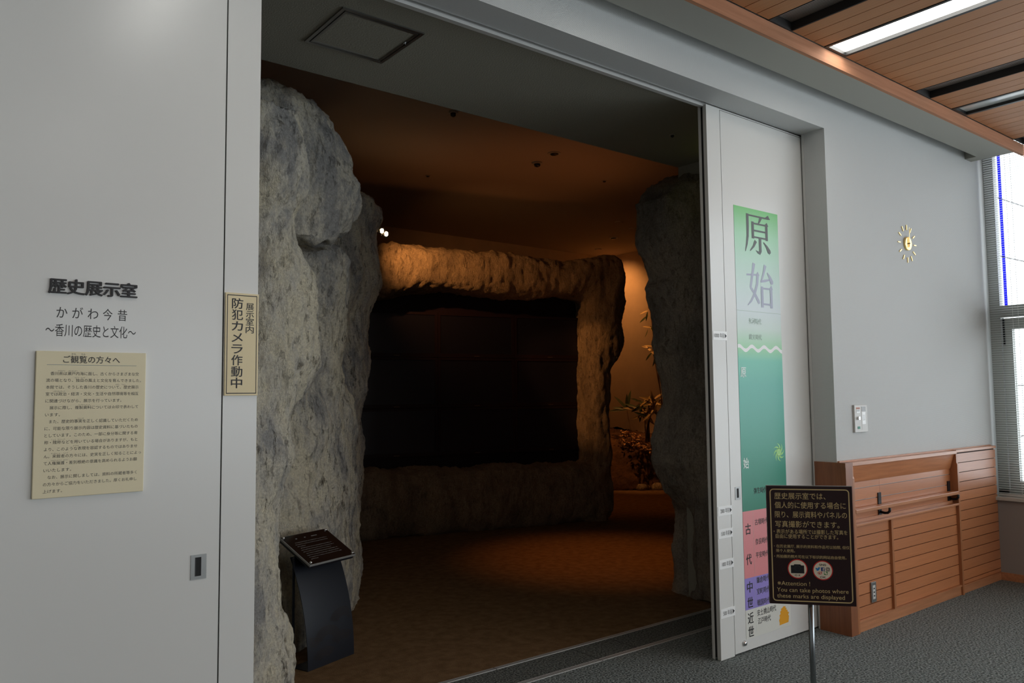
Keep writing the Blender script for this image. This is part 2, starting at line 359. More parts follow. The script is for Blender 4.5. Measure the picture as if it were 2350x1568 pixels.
for k in range(-5, 3):
    s0 = 3.61+1.65*k
    for i in range(3):
        a = s0+.222+i*.1067
        if -5.4 < a < 7.0: plank(a, a+.1067, -12.4, 2.352)
    for i in range(8):
        a = s0+.775+i*.1095
        if -5.4 < a < 7.0: plank(a, min(a+.1095, 7.3), -12.4, 2.352)
    for a in (s0, s0+.111):
        if -5.4 < a < 6.85: plank(a, a+.111, -12.4, 1.09)
    for a in (s0+.542, s0+.659):
        if -5.4 < a < .8: plank(a, a+.117, -12.4, 1.09)
        elif a < 6.85: plank(a, a+.117, -.452, 1.09); plank(a, a+.117, -12.4, -1.715)
# lobby side, rear and window walls
struct('wall_left', bx(-5.6, -5.5, -12.5, YW, 0, 3.8), 'plain_wall', 'pale side wall of the lobby')
b = bx(-5.5, 2.0, -12.6, -12.5, 0, 3.8).box(2.0, 7.3, -12.6, -12.5, 0, .25).box(2.0, 7.3, -12.6, -12.5, 3.45, 3.8)
for k in range(4): b.box(2+k*1.70, 2.1+k*1.70, -12.6, -12.5, .25, 3.45)
struct('wall_rear', b, 'plain_wall', 'rear wall of the lobby with tall unseen openings added to let in light')  # openings added in the unseen rear wall for frontal light
wr = struct('wall_right', bx(7.05, 7.30, .80, YW, 0, .628), 'sill_wall', 'low grey-brown wall below the window')
bx(7.2, 7.30, -12.5, YW, 3.72, 3.8).build('lintel', 'sill_wall', wr)
struct('trim_8', bx(7.018, 7.30, .80, 2.694, .630, .656), 'sill', 'pale window sill ledge', bevel=.003)
struct('baseboard_right', bx(7.034, 7.05, .80, 2.69, 0, .06), 'wood_trim', 'reddish wooden baseboard under the window wall')
def window(n, y1, y0, fine):
    wdw = thing('window_%d' % n, None, None, (7.2, y0, .656), kind='structure')
    zb = .656 if fine else 0  # unseen windows run to the floor, shaped to bring light in lower
    b = bx(7.20, 7.27, y1-.078, y1, zb, 3.72).box(7.20, 7.27, y0, y0+.02, zb, 3.72).box(7.20, 7.27, y0, y1, 3.66, 3.72).box(7.20, 7.27, y0, y1, zb, zb+.044)
    b.build('frame', 'frame_grey', wdw)
    bx(7.195, 7.272, y0, y1-.078, 2.11, 2.205).build('transom', 'frame_grey', wdw)
    bx(7.232, 7.236, y0+.02, y1-.078, 2.205, 3.66).build('pane', 'window_glass', wdw)
    sx = bx(7.205, 7.262, y1-.158, y1-.086, zb+.044, 2.10).box(7.205, 7.262, y0+.02, y1-.158, 2.008, 2.10).box(7.205, 7.262, y0+.02, y1-.158, zb+.044, zb+.119)
    sh = sx.build('sash', 'frame_grey', wdw)
    bx(7.232, 7.236, y0+.02, y1-.158, zb+.119, 2.008).build('pane', 'window_glass', sh)
    if fine:
        wdw['label'] = 'tall grey framed window behind the venetian blind'
        bx(7.238, 7.242, y1-.124, y1-.100, 2.205, 3.66).build('blue_fringe', 'fringe_blue', wdw, label='thin blue strip put in for lens fringe along the upper pane')
        bx(7.196, 7.206, y1-.105, y1-.093, 1.88, 2.10).build('catch', 'bracket', sh)
y = YW
for n in range(1, 9): window(n, y, y-1.9, n == 1); y -= 1.9
bx(7.2, 7.3, -12.6, y-.001, 0, 3.72).build('wall_right', 'sill_wall')['kind'] = 'structure'
# vestibule and exhibition room shell
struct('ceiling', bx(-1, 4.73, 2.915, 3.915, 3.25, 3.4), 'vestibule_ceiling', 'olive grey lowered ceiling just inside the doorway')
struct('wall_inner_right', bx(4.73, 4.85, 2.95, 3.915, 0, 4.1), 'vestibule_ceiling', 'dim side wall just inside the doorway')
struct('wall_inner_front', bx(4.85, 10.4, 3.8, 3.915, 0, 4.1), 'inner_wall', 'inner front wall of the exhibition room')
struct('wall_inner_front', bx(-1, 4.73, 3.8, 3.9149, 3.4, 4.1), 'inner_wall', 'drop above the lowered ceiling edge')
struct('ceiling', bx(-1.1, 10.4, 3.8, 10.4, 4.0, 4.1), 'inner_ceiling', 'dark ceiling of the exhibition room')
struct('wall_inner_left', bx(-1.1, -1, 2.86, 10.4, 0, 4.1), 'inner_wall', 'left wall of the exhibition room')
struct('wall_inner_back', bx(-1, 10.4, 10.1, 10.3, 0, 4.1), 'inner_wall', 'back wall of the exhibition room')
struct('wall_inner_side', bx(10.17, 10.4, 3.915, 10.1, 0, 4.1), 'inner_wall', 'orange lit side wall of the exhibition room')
struct('wall_pocket', bx(4.85, 7.3, 2.94, 3.0, 0, 4.0).box(-5.5, -1.1, 2.94, 3.0, 0, 4.0), 'dark_gap', 'back of the door pocket')
# ------------------------------------------------------------------ sliding doors
def pull(parent, cx, cz, wd, hh):
    b = B()
    for a in ((cx-wd/2, cx-wd/4.2, cz-hh/2, cz+hh/2), (cx+wd/6, cx+wd/2, cz-hh/2, cz+hh/2), (cx-wd/4.2, cx+wd/6, cz+hh/2-.009, cz+hh/2), (cx-wd/4.2, cx+wd/6, cz-hh/2, cz-hh/2+.011)):
        b.box(a[0], a[1], YD-.0022, YD+.004, a[2], a[3])
    p = b.build('pull_handle', 'steel', parent)
    bx(cx-wd/4.2, cx+wd/6, YD-.0012, YD-.0006, cz-hh/2+.011, cz+hh/2-.009).build('finger_recess', 'dark_gap', p)
    bx(cx-wd/4.2, cx-wd/4.2+.004, YD-.0018, YD-.0012, cz-hh/2+.013, cz+hh/2-.011).build('recess_lip', 'dark_steel', p)
d1 = thing('door_1', 'wide white sliding door leaf carrying the room title', None, (.4, YD, 0), kind='structure')
bx(-.35, .9345, YD, YD+.025, .010, 3.213).build('panel', 'door_white', d1)
bx(.9395, 1.063, YD, YD+.025, .002, 3.213).build('stile', 'door_white', d1)
bx(-.35, 1.06, YD+.006, YD+.042, .012, 3.21).build('core', 'dark_gap', d1)
bx(-.35, 1.063, YD+.042, YD+.06, .002, 3.213).build('rear_panel', 'door_white', d1)
pull(d1, .8645, .921, .053, .084)
d2 = thing('door_2', 'white sliding door leaf carrying the green timeline banner', None, (4.4, YD, 0), kind='structure')
bx(3.866, 5.1, YD, YD+.025, .010, 3.203).build('panel', 'door_white', d2)
bx(3.735, 3.8615, YD, YD+.025, .002, 3.213).build('stile', 'door_white', d2)
bx(3.8615, 5.1, YD, YD+.025, 3.2065, 3.213).build('top_rail', 'door_white', d2)
bx(3.738, 5.1, YD+.004, YD+.042, .012, 3.21).build('core', 'dark_gap', d2)
bx(3.735, 5.1, YD+.042, YD+.06, .002, 3.213).build('rear_panel', 'door_white', d2)
pull(d2, 3.931, .920, .050, .074)
for cx in (3.951, 4.635):
    prof = [(0, .016), (-.006, .016), (-.010, .013), (-.014, .010), (-.015, .004)]
    B().tube([(cx, YD+q[0], .057) for q in prof], [q[1] for q in prof], 18).build('bumper_stud', 'chrome', d2, smooth=True)
# ================================================================== SIGNS ON THE LEFT LEAF
tt = thing('room_title', 'black title lettering in large raised characters on the white door leaf', 'lettering', (.3865, YD, 1.70))
for i, c in enumerate('歴史展示室'):
    shift(put(B(), c, i*.0525, .1435, .046, .050, .022, .0035), -.0035).build('letter', 'ink', tt, local=True)
b = B()
for i, c in enumerate('かがわ今昔'): put(b, c, .024+i*.0447, .0645, .036, .029 if c not in 'かがわ' else .031, .004)
shift(b, -.0004).build('subtitle', 'ink', tt, local=True)
shift(put(B(), '～香川の歴史と文化～', -.005, .0065, .038, .265, .003), -.0004).build('subtitle', 'ink', tt, local=True)
nb = thing('notice_board', 'cream notice board of small printed lines below the room title', 'notice board', (.357, YD, 1.197))
bx(.357, .678, YD-.011, YD, 1.197, 1.658).build('panel', 'cream_light', nb, bevel=.002)
b = put(B(), 'ご観覧の方々へ', .075, .424, .0225, .165, .006); put(b, 'かん', .098, .450, .006); put(b, 'らん', .126, .450, .006)
shift(b, -.0114).build('heading', 'ink', nb, local=True)
shift(rect(B(), .030, .291, .4172, .4182), -.0114).build('rule', 'rule_blue', nb, local=True)
LINES = ['　香川県は瀬戸内海に面し、古くからさまざまな交', '流の場となり、独自の風土と文化を育んできました。', '本館では、そうした香川の歴史について、歴史展示', '室では政治・経済・文化・生活や自然環境等を相互', 'に関連づけながら、展示を行っています。', '　展示に際し、複製資料については☆印で表わして', 'います。', '　また、歴史的事実を正しく認識していただくため', 'に、可能な限り展示内容は歴史資料に基づいたもの', 'としています。このため、一部に身分等に関する卑', '称・賤称などを用いている場合がありますが、もと', 'より、このような表現を容認するものではありませ', 'ん。来館者の方々には、史実を正しく知ることによっ', 'て人権擁護・差別根絶の意識を高められるようお願', 'いいたします。', '　なお、展示に関しましては、資料の所蔵者等多く', 'の方々からご協力をいただきました。厚くお礼申し', '上げます。']
for i, s in enumerate(LINES):
    n = len(s); pitch = .262/22.2
    x = .029+(pitch if s[0] == '　' else 0); s2 = s.strip('　')
    b = put(B(), s2, x, .3848-i*.0217, .0106, pitch*(len(s2)-(.5 if s2[-1] in '。、' else .1)), .004, res=2)
    if i in (0, 1, 2, 3, 5, 7, 10, 11, 12, 13): put(b, ['かがわけん　　せとないかい', 'どくじ　ふうど', 'れきし　てんじ', 'しぜんかんきょう', 'ふくせいしりょう', 'にんしき', 'しょう　べっしょう', 'ようにん', 'らいかんしゃ　　しじつ', 'じんけんようご　さべつ'][[0, 1, 2, 3, 5, 7, 10, 11, 12, 13].index(i)], x+(.08 if i in (1, 5, 7, 11) else .02 if i != 2 else .20), .3848-i*.0217+.0122, .0038, res=1)
    shift(b, -.0114).build('text_line', 'ink_grey', nb, local=True)
cs = thing('camera_warning_sign', 'narrow cream sign with a black border on the door edge strip', 'sign', (.942, YD, 1.513))
bx(.942, 1.0635, YD-.007, YD, 1.513, 1.886).build('panel', 'cream', cs, bevel=.001)
b = B()
for q in ((.006, .1155, .363, .366), (.006, .1155, .007, .010), (.006, .0085, .007, .366), (.113, .1155, .007, .366)): rect(b, *q)
shift(b, -.0074).build('border', 'ink', cs, local=True)
shift(column_text(B(), '防犯カメラ作動中', .0235, .352, .040, .0413, .036, .012), -.0074).build('main_text', 'ink', cs, local=True)
shift(column_text(B(), '展示室内', .0745, .338, .029, .0283, .0255, .008), -.0074).build('small_text', 'ink', cs, local=True)
# ================================================================== BANNER ON THE RIGHT LEAF
bn = thing('timeline_banner', 'tall printed timeline banner, green above, pink and purple bands below', 'banner', (3.972, YD, 0))
W_ = .457
def panel(name, z0, z1, m, dy=0): return B().box(0, W_, -.0016-dy, -.0002, z0, z1).build(name, m, bn, local=True)
panel('green_print', .808, 2.643, 'banner_print'); panel('pink_band', .420, .808, 'pink_print'); panel('purple_band', .239, .420, 'purple_print'); panel('foot_band', .074, .239, 'pale_print')
b = B(); k = 60
for i in range(k):
    def wz(t): return 1.776+.013*math.sin(t*2*math.pi*3.6+.9)
    a, c = i/k, (i+1)/k; h = .011
    flat(b, [(a*W_, wz(a)-h), (c*W_, wz(c)-h), (c*W_, wz(c)+h), (a*W_, wz(a)+h)])
shift(b, -.002).build('wave', 'white_print', bn, local=True)
def word(name, s, x, z, h, w, m, bold=.0, dy=-.0024, serif=False): return shift(put(B(), s, x, z, h, w, bold, serif=serif), dy).build(name, m, bn, local=True)
def brush(strokes, x, z, w_, h_):                          # serif characters drawn as tapering strokes in a 100 x 100 field
    b = B()
    for k, st in enumerate(strokes):
        pts = [(Vector((p[0], p[1])), p[2]) for p in st]; L_, R_ = [], []
        for i, (p, wd) in enumerate(pts):
            d = (pts[min(i+1, len(pts)-1)][0]-pts[max(i-1, 0)][0]).normalized(); n = Vector((-d.y, d.x))*wd/2
            L_.append(p+n); R_.append(p-n)
        for i in range(len(pts)-1): flat(b, [(x+q.x*w_/100, z+q.y*h_/100) for q in (R_[i], R_[i+1], L_[i+1], L_[i])], -k*.00008)
    return b
GEN = [[(10, 93, 4), (90, 93, 4), (98, 93, 2)], [(80, 95, 1), (90, 97, 9), (97, 93, 1)], [(11, 96, 9), (11, 66, 9), (10, 42, 8), (6, 22, 6), (0, 4, 2)], [(62, 93, 10), (57, 83, 6), (51, 75, 3)],
       [(30, 79, 9), (30, 38, 9)], [(83, 78, 9), (83, 38, 9)], [(28, 75, 4), (86, 75, 4)], [(78, 77, 1), (84, 79, 8), (90, 74, 1)], [(30, 58, 4), (83, 58, 4)], [(30, 42, 4), (83, 42, 4)],
       [(57, 42, 9), (57, 10, 9), (55, 5, 7)], [(57, 5, 8), (48, 6, 5), (40, 10, 1)], [(40, 33, 9), (32, 20, 6), (18, 7, 2)], [(70, 33, 2), (82, 23, 7), (91, 12, 12), (95, 8, 6)]]
SHI = [[(30, 99, 10), (25, 80, 8), (16, 46, 7), (15, 42, 6)], [(15, 43, 6), (28, 32, 7), (44, 12, 9), (47, 8, 5)], [(43, 73, 9), (40, 52, 8), (30, 30, 7), (16, 12, 5), (3, 2, 2)], [(1, 71, 4), (38, 73, 4), (48, 73, 2)], [(38, 74, 1), (43, 77, 8), (49, 72, 1)],
       [(73, 98, 10), (68, 84, 7), (60, 66, 5), (56, 62, 3)], [(53, 59, 5), (70, 62, 6), (90, 66, 4)], [(80, 82, 2), (89, 72, 8), (97, 60, 12), (99, 56, 6)],
       [(58, 48, 9), (58, 0, 9)], [(93, 47, 9), (93, 0, 9)], [(56, 44, 4), (95, 44, 4)], [(88, 46, 1), (94, 49, 8), (99, 43, 1)], [(58, 8, 4), (93, 8, 4)]]
shift(brush(GEN, .105, 2.360, .272, .258), -.0024).build('kanji', 'kanji_dark', bn, local=True)
shift(brush(SHI, .105, 2.034, .274, .272), -.0024).build('kanji', 'kanji_grey', bn, local=True)
shift(rect(B(), 0, W_, 2.0015, 2.0040), -.002).build('rule', 'faint_print', bn, local=True)
shift(rect(B(), .0985, .0995, .10, .80), -.0021).build('rule', 'faint_print', bn, local=True)
for s, x, z, m in (('氷河時代', .115, 1.926, 'faint_print'), ('縄文時代', .115, 1.829, 'faint_print'), ('弥生時代', .115, .903, 'ink_grey'), ('古墳時代', .115, .718, 'ink_grey'), ('奈良時代', .115, .603, 'ink_grey'), ('平安時代', .115, .524, 'ink_grey'), ('鎌倉時代', .115, .378, 'ink_grey'), ('室町時代', .115, .312, 'ink_grey'), ('戦国時代', .115, .246, 'ink_grey'), ('江戸時代', .115, .140, 'ink_grey')):
    word('era_name', s, x, z, .034, .13, m, .006)
word('era_name', '安土桃山時代', .112, .188, .034, .19, 'ink_grey', .006)
for s, z, m in (('原', 1.600, 'white_letter'), ('始', 1.058, 'white_letter'), ('古', .672, 'ink'), ('代', .496, 'ink'), ('中', .336, 'ink'), ('世', .246, 'ink'), ('近', .157, 'ink'), ('世', .079, 'ink')):
    word('age_letter', s, .020, z, .060, .053, m, .014)
b = B()                                                       # whirling sun emblem
for k in range(8):
    a0 = k*math.pi/4; pts = []
    for i in range(9):
        t = i/8; a = a0+1.15*t**1.2; r = .024+.036*t; pts.append((.387+r*math.cos(a), 1.137+r*math.sin(a)))
    for i in range(8, -1, -1):
        t = i/8; a = a0+1.15*t**1.2+.62*(1-t); r = .024+.036*t; pts.append((.387+r*math.cos(a), 1.137+r*math.sin(a)))
    for i in range(8): flat(b, [pts[i], pts[i+1], pts[16-i], pts[17-i]])
disc(b, .387, 1.137, .026)
sn = shift(b, -.0022).build('sun_emblem', 'sun_print', bn, local=True)
b = disc(B(), .387, 1.137, .0175, rin=.0145); shift(b, -.0027).build('sun_ring', 'sun_light', sn, local=True)
pts = [(0, 0), (.095, .004), (.098, .020), (.102, .040), (.094, .048), (.104, .062), (.088, .068), (.090, .078), (.076, .080), (.078, .094), (.066, .092), (.068, .104), (.044, .106), (.034, .098), (.020, .096), (.022, .084), (.010, .080), (.014, .066), (.002, .060), (.006, .044), (-.004, .030), (.002, .014)]
shift(flat(B(), [(.334+p[0], .094+p[1]) for p in pts]), -.0022).build('castle_mark', 'orange_print', bn, local=True)
for s, z, lb in (('10000 年前', 1.842, 'topmost small white year label, level with the wavy line'), ('2000 年前', .831, 'small white year label just below the door pull handle'), ('1500 年前', .703, 'small white year label beside the top of the pink band'), ('1000 年前', .531, 'small white year label beside the lower pink band'), ('500 年前', .257, 'lowest small white year label near the foot of the door')):
    e = thing('year_label', lb, 'label', (3.7415, YD, z-.026), group='year labels along the timeline')
    B().box(0, .131, -.0016, -.0002, 0, .052).build('card', 'white_print', e, local=True)
    wd = .094 if len(s) > 7 else .080
    shift(put(B(), s, .102-wd, .013, .027, wd, .004), -.0022).build('year_text', 'ink_grey', e, local=True)
    shift(flat(B(), [(.108, .012), (.126, .026), (.108, .040)]), -.0022).build('arrow', 'ink', e, local=True)
# ================================================================== PHOTO RULES SIGN ON ITS POLE
pL = CAM + ((1767-1175)*rt-(1383-784)*up+F*fw)*(3.03/F); pR = CAM + ((1965-1175)*rt-(1393-784)*up+F*fw)*(2.97/F)
az = math.atan2(pR.y-pL.y, pR.x-pL.x); SW = math.hypot(pR.x-pL.x, pR.y-pL.y); SH = .445; SZ = (pL.z+pR.z)/2
sg = thing('sign_stand', 'dark maroon photography notice on a slim steel pole', 'sign', ((pL.x+pR.x)/2, (pL.y+pR.y)/2, 0), az)
B().box(-SW/2, SW/2, -.006, .006, SZ, SZ+SH).build('board', 'sign_maroon', sg, local=True)
B().box(-SW/2-.0015, SW/2+.0015, .002, .008, SZ-.001, SZ+SH+.0015).build('board_edge', 'sign_edge', sg, local=True)
B().tube([(-.004, .02, .012), (-.004, .02, SZ+.25)], .0105, 20).build('pole', 'pole_steel', sg, local=True, smooth=True)
prof = [(.0, .135), (.006, .135), (.012, .125), (.018, .03), (.03, .016)]
B().tube([(-.004, .02, q[0]) for q in prof], [q[1] for q in prof], 36).build('base_disc', 'pole_steel', sg, local=True, smooth=True)
B().box(-.03, .022, .008, .032, SZ+.18, SZ+.235).build('clamp', 'dark_steel', sg, local=True)
b = B(); ro, ri, cr = .0105, .0145, .014
def rrect(x0, x1, z0, z1, r):
    o = []
    for cx, cz, a in ((x1-r, z1-r, 0), (x0+r, z1-r, 90), (x0+r, z0+r, 180), (x1-r, z0+r, 270)):
        o += [(cx+r*math.cos(math.radians(a+q)), cz+r*math.sin(math.radians(a+q))) for q in (0, 22.5, 45, 67.5, 90)]
    return o
o_, i_ = rrect(-SW/2+ro, SW/2-ro, SZ+ro, SZ+SH-ro, cr), rrect(-SW/2+ri, SW/2-ri, SZ+ri, SZ+SH-ri, cr-.004)
for k in range(20): flat(b, [o_[k], o_[(k+1) % 20], i_[(k+1) % 20], i_[k]])
shift(b, -.0066).build('gold_border', 'sign_gold', sg, local=True)
X0 = -SW/2; Tz = SZ+SH
def sgn(s, fx, fy, fh, fw_, bold=.004, m='sign_gold', name='text_line'):   # fractions of the board
    shift(put(B(), s, X0+fx*SW, Tz-fy*SH, fh*SH, fw_*SW, bold), -.0068).build(name, m, sg, local=True)
sgn('歴史展示室では、', .090, .112, .053, .60); sgn('個人的に使用する場合に', .090, .190, .053, .83); sgn('限り、展示資料やパネルの', .090, .270, .053, .84); sgn('写真撮影ができます。', .090, .352, .053, .75)
sgn('・表示がある場所では撮影した写真を', .068, .406, .036, .86, .003); sgn('自由に使用することができます。', .090, .446, .036, .73, .003)
sgn('・在历史展厅, 展示的资料和作品可以拍照, 但仅', .066, .526, .026, .88, .003); sgn('限个人使用。', .092, .564, .026, .22, .003); sgn('・所拍摄的照片可在以下标识的网站自由使用。', .066, .612, .026, .84, .003)
sgn('※Attention !', .095, .846, .044, .38, .002); sgn('You can take photos where', .085, .900, .044, .83, .002); sgn('these marks are displayed', .085, .951, .044, .785, .002)
bz = Tz-.708*SH
for cx, dz, what in ((X0+.335*SW, .003, 'camera'), (X0+.628*SW, 0, 'sns')):
    cz = bz+dz; R_ = .0365
    bd = shift(disc(B(), cx, cz, R_), -.0068).build('badge', 'badge_red', sg, local=True)
    shift(disc(B(), cx, cz, R_*.9), -.0071).build('badge_face', 'badge_cream', bd, local=True)
    if what == 'camera':
        u = R_/38
        shift(flat(B(), [(cx+u*p[0], cz+u*p[1]) for p in ((-25, -17), (25, -17), (25, 14), (14, 14), (11, 18), (-12, 18), (-14, 14), (-25, 14))]), -.0074).build('camera_mark', 'badge_black', bd, local=True)
        b = disc(B(), cx, cz+u*2, u*10.8, rin=u*9.8); rect(b, cx-25*u, cx-10.5*u, cz+u*2, cz+u*2.8); rect(b, cx+10.5*u, cx+25*u, cz+u*2, cz+u*2.8)
        shift(b, -.0076).build('camera_lines', 'ink_grey', bd, local=True)
        shift(put(B(), 'O K', cx-u*11, cz-u*29, u*9, u*22, .012), -.0074).build('badge_text', 'ink', bd, local=True)
    else:
        u = R_/38
        shift(put(B(), 'SNS', cx-u*13, cz+u*17, u*10, u*26, .012), -.0074).build('badge_text', 'ink', bd, local=True)
        shift(put(B(), 'OK', cx-u*11, cz-u*31, u*10, u*22, .012), -.0074).build('badge_text', 'ink', bd, local=True)
        bird = [(-27, 5), (-26, 11), (-19, 7), (-17, 12), (-13, 12), (-9, 12), (-11, 7), (-14, 1), (-19, -2), (-26, -1), (-22, 1), (-25, 3)]
        shift(flat(B(), [(cx+u*p[0], cz+u*p[1]) for p in bird]), -.0074).build('bird_mark', 'logo_sky', bd, local=True)
        shift(rect(B(), cx-u*6.5, cx+u*7, cz-u*2.5, cz+u*12), -.0074).build('square_mark', 'logo_navy', bd, local=True)
        shift(put(B(), 'f', cx-u*.5, cz-u*2.2, u*14, u*6, .03), -.0076).build('square_letter', 'badge_cream', bd, local=True)
        b = B(); oo, ii = rrect(cx+u*11.5, cx+u*26.5, cz-u*3, cz+u*12, u*4.5), rrect(cx+u*13.3, cx+u*24.7, cz-u*1.2, cz+u*10.2, u*3)
        for k in range(20): flat(b, [oo[k], oo[(k+1) % 20], ii[(k+1) % 20], ii[k]])
        disc(b, cx+u*19, cz+u*4.5, u*4.6, rin=u*2.8); disc(b, cx+u*22.8, cz+u*8.6, u*.9)
        shift(b, -.0074).build('camera_outline_mark', 'ink', bd, local=True)
        b = B(); k = 24; fl = lambda a, r: (cx-u*11.5+u*r*7.8*math.cos(a), cz-u*10.5+u*r*5.6*math.sin(a))
        for i in range(k): a, c = 2*math.pi*i/k, 2*math.pi*(i+1)/k; flat(b, [fl(a, 1), fl(c, 1), fl(c, .72), fl(a, .72)])
        disc(b, cx-u*12, cz-u*11, u*2.6); disc(b, cx-u*4.5, cz-u*5.5, u*2.2, rin=u*1.3)
        shift(b, -.0074).build('eye_mark', 'badge_red', bd, local=True)
        shift(flat(B(), rrect(cx+u*4, cx+u*17.5, cz-u*17, cz-u*4, u*2.5)), -.0074).build('bubble_square', 'logo_green', bd, local=True)
        b = disc(B(), cx+u*9.3, cz-u*9, u*4.2); disc(b, cx+u*12.8, cz-u*12.3, u*3.2); shift(b, -.0076).build('bubble_mark', 'badge_cream', bd, local=True)
# ================================================================== CLOCK, SWITCH PLATE
ck = thing('wall_clock', 'small gold wall clock with twelve separate gold hour bars', 'clock', (5.79, YW, 2.58))
for k in range(12):
    a = math.radians(90-30*k); r1, r2 = .101, .138; hw = .0036; c, s = math.cos(a), math.sin(a)
    pts = [(r1*c-hw*s, 0, r1*s+hw*c), (r2*c-hw*s, 0, r2*s+hw*c), (r2*c+hw*s, 0, r2*s-hw*c), (r1*c+hw*s, 0, r1*s-hw*c)]
    B().poly(pts, (0, -.006, 0)).build('hour_bar', 'gold', ck, local=True)
B().tube([(0, 0, 0), (0, -.013, 0), (0, -.015, 0)], [.050, .050, .047], 40).build('clock_body', 'gold', ck, local=True)
B().poly([(-.005, -.018, -.026), (.005, -.018, -.026), (.004, -.018, .048), (-.004, -.018, .048)], (0, -.002, 0)).build('hour_hand', 'gold', ck, local=True)
B().poly([(-.003, -.0215, -.032), (.003, -.0215, -.032), (.0022, -.0215, .118), (-.0014, -.0215, .118)], (0, -.0015, 0)).build('minute_hand', 'gold', ck, local=True)
B().tube([(0, -.015, 0), (0, -.025, 0)], .0045, 12).build('hub', 'dark_steel', ck, local=True)
sp = thing('control_plate', 'small grey key switch plate with an orange label above the wood panelling', 'switch', (4.94, YW, 1.243))
B().box(0, .162, -.014, 0, 0, .178).build('plate', 'plate_grey', sp, local=True, bevel=.002)
B().box(.086, .150, -.0148, -.0138, .016, .168).build('door', 'plate_grey', sp, local=True)
for nm, q, m in (('orange_label', (.022, .066, .152, .161), 'label_orange'), ('printed_label', (.022, .066, .126, .150), 'white_print'), ('display', (.088, .138, .135, .166), 'lcd'), ('paper_label', (.090, .134, .052, .132), 'white_print'), ('green_label', (.032, .062, .022, .038), 'label_green')):
    B().box(q[0], q[1], -.0156, -.0140, q[2], q[3]).build(nm, m, sp, local=True)
b = B()
for z in (.147, .142, .137): rect(b, .025, .062, z-.0012, z+.0008)
for z in (.110, .101, .093, .085, .079): rect(b, .097, .128, z-.001, z+.0006)
rect(b, .026, .062, .1545, .159)
shift(b, -.0160).build('print_lines', 'ink_grey', sp, local=True)['kind'] = 'stuff'
B().tube([(.040, -.014, .092), (.040, -.026, .092)], .011, 20).build('key_lock', 'chrome', sp, local=True)
B().box(.038, .042, -.0266, -.0258, .086, .098).build('keyhole', 'dark_gap', sp, local=True)
# ================================================================== WOOD PANELLING
wp = thing('wood_panelling', 'reddish wooden plank wainscot with a niche and handrail shelf', 'panelling', (5.5, 2.69, 0))
PW = B().box(-.5, .5, -.5, .5, -.5, .5).mesh('plank', 'wood')
def wpl(x0, x1, z0, z1, yf, th=.012, name='plank'):
    o = bpy.data.objects.new(name, PW); c = MW[wp].inverted() @ Vector(((x0+x1)/2, yf+th/2, (z0+z1)/2)); o.location = c; o.scale = (x1-x0, th, z1-z0-.005); link(o, wp); return o
ZS = [.073, .1485, .2215, .295, .3695, .441, .5135, .5875, .657]
for i in range(8): wpl(4.815, 5.272, ZS[i], ZS[i+1], 2.656); wpl(5.297, 6.292, ZS[i], ZS[i+1], 2.656)
ZR = [.062, .092, .1655, .239, .3125, .386, .4595, .533, .6065, .680, .751, .8215, .8925, .9645, 1.036]
for i in range(len(ZR)-1): wpl(6.318, 7.048, ZR[i], ZR[i+1], 2.656)
for z0, z1 in ((.66, .733), (.733, .806), (.806, .883), (.883, .93)):
    if z0 > .7: wpl(4.815, 5.2315, z0, z1, 2.690, .008); wpl(5.2335, 6.292, z0, z1, 2.690, .008)
    else: wpl(4.815, 6.292, z0, z1, 2.690, .008)
bx(4.79, 7.048, 2.668, 2.698, .0, 1.03).box(4.79, 6.3, 2.668, 2.672, .0, .66).build('backing', 'dark_gap', wp) if False else bx(4.80, 6.30, 2.667, 2.697, 0, .66).box(6.30, 7.05, 2.667, 2.697, 0, 1.04).build('backing', 'dark_gap', wp)
bx(4.732, 6.318, 2.642, 2.697, 1.034, 1.060).build('top_rail', 'wood_trim', wp, bevel=.004)
bx(6.318, 7.05, 2.648, 2.697, 1.042, 1.064).build('top_rail', 'wood_trim', wp, bevel=.004)
bx(4.732, 7.05, 2.684, 2.697, 1.060, 1.070).build('top_bead', 'wood_trim', wp)
b = B().poly([(4.815, 2.652, 1.034), (4.815, 2.664, 1.034), (4.815, 2.690, .93), (4.815, 2.684, .925)], (1.477, 0, 0)); b.build('sloped_board', 'wood', wp)
def post(x0, x1):
    pts = [(x0, 2.697, 0), (x0, 2.634, 0), (x0, 2.634, .96), (x0, 2.640, .972), (x0, 2.640, 1.034), (x0, 2.697, 1.034)]
    B().poly(pts, (x1-x0, 0, 0)).build('post', 'wood_post', wp, bevel=.0015)
post(4.793, 4.815); post(6.292, 6.318)
bx(5.272, 5.297, 2.640, 2.668, .073, .657).build('post', 'wood_post', wp)
bx(4.815, 6.292, 2.634, 2.690, .657, .672).build('ledge', 'wood_trim', wp, bevel=.002)
bx(4.815, 6.292, 2.678, 2.690, .672, .690).build('ledge_upstand', 'wood_trim', wp)
sh = bx(4.817, 6.290, 2.632, 2.680, .738, .762).build('handrail_shelf', 'wood_trim', wp, bevel=.003)
for bxx in (5.20, 6.235):
    br = bx(bxx, bxx+.040, 2.684, 2.6902, .688, .835).build('bracket', 'bracket', wp)
    B().tube([(bxx+.02, 2.686, .708), (bxx+.03, 2.66, .702), (bxx+.036, 2.642, .704), (bxx+.038, 2.630, .716), (bxx+.038, 2.628, .737)], .0085, 10).build('hook', 'bracket', br, smooth=True)
bx(4.815, 6.292, 2.648, 2.668, 0, .062).build('baseboard', 'wood_trim', wp)
bx(4.815, 6.292, 2.640, 2.668, .062, .073).build('base_bead', 'wood_trim', wp)
bx(6.318, 7.034, 2.652, 2.668, 0, .056).build('baseboard', 'wood_trim', wp)
bx(6.318, 7.034, 2.646, 2.668, .056, .062).build('base_bead', 'wood_trim', wp)
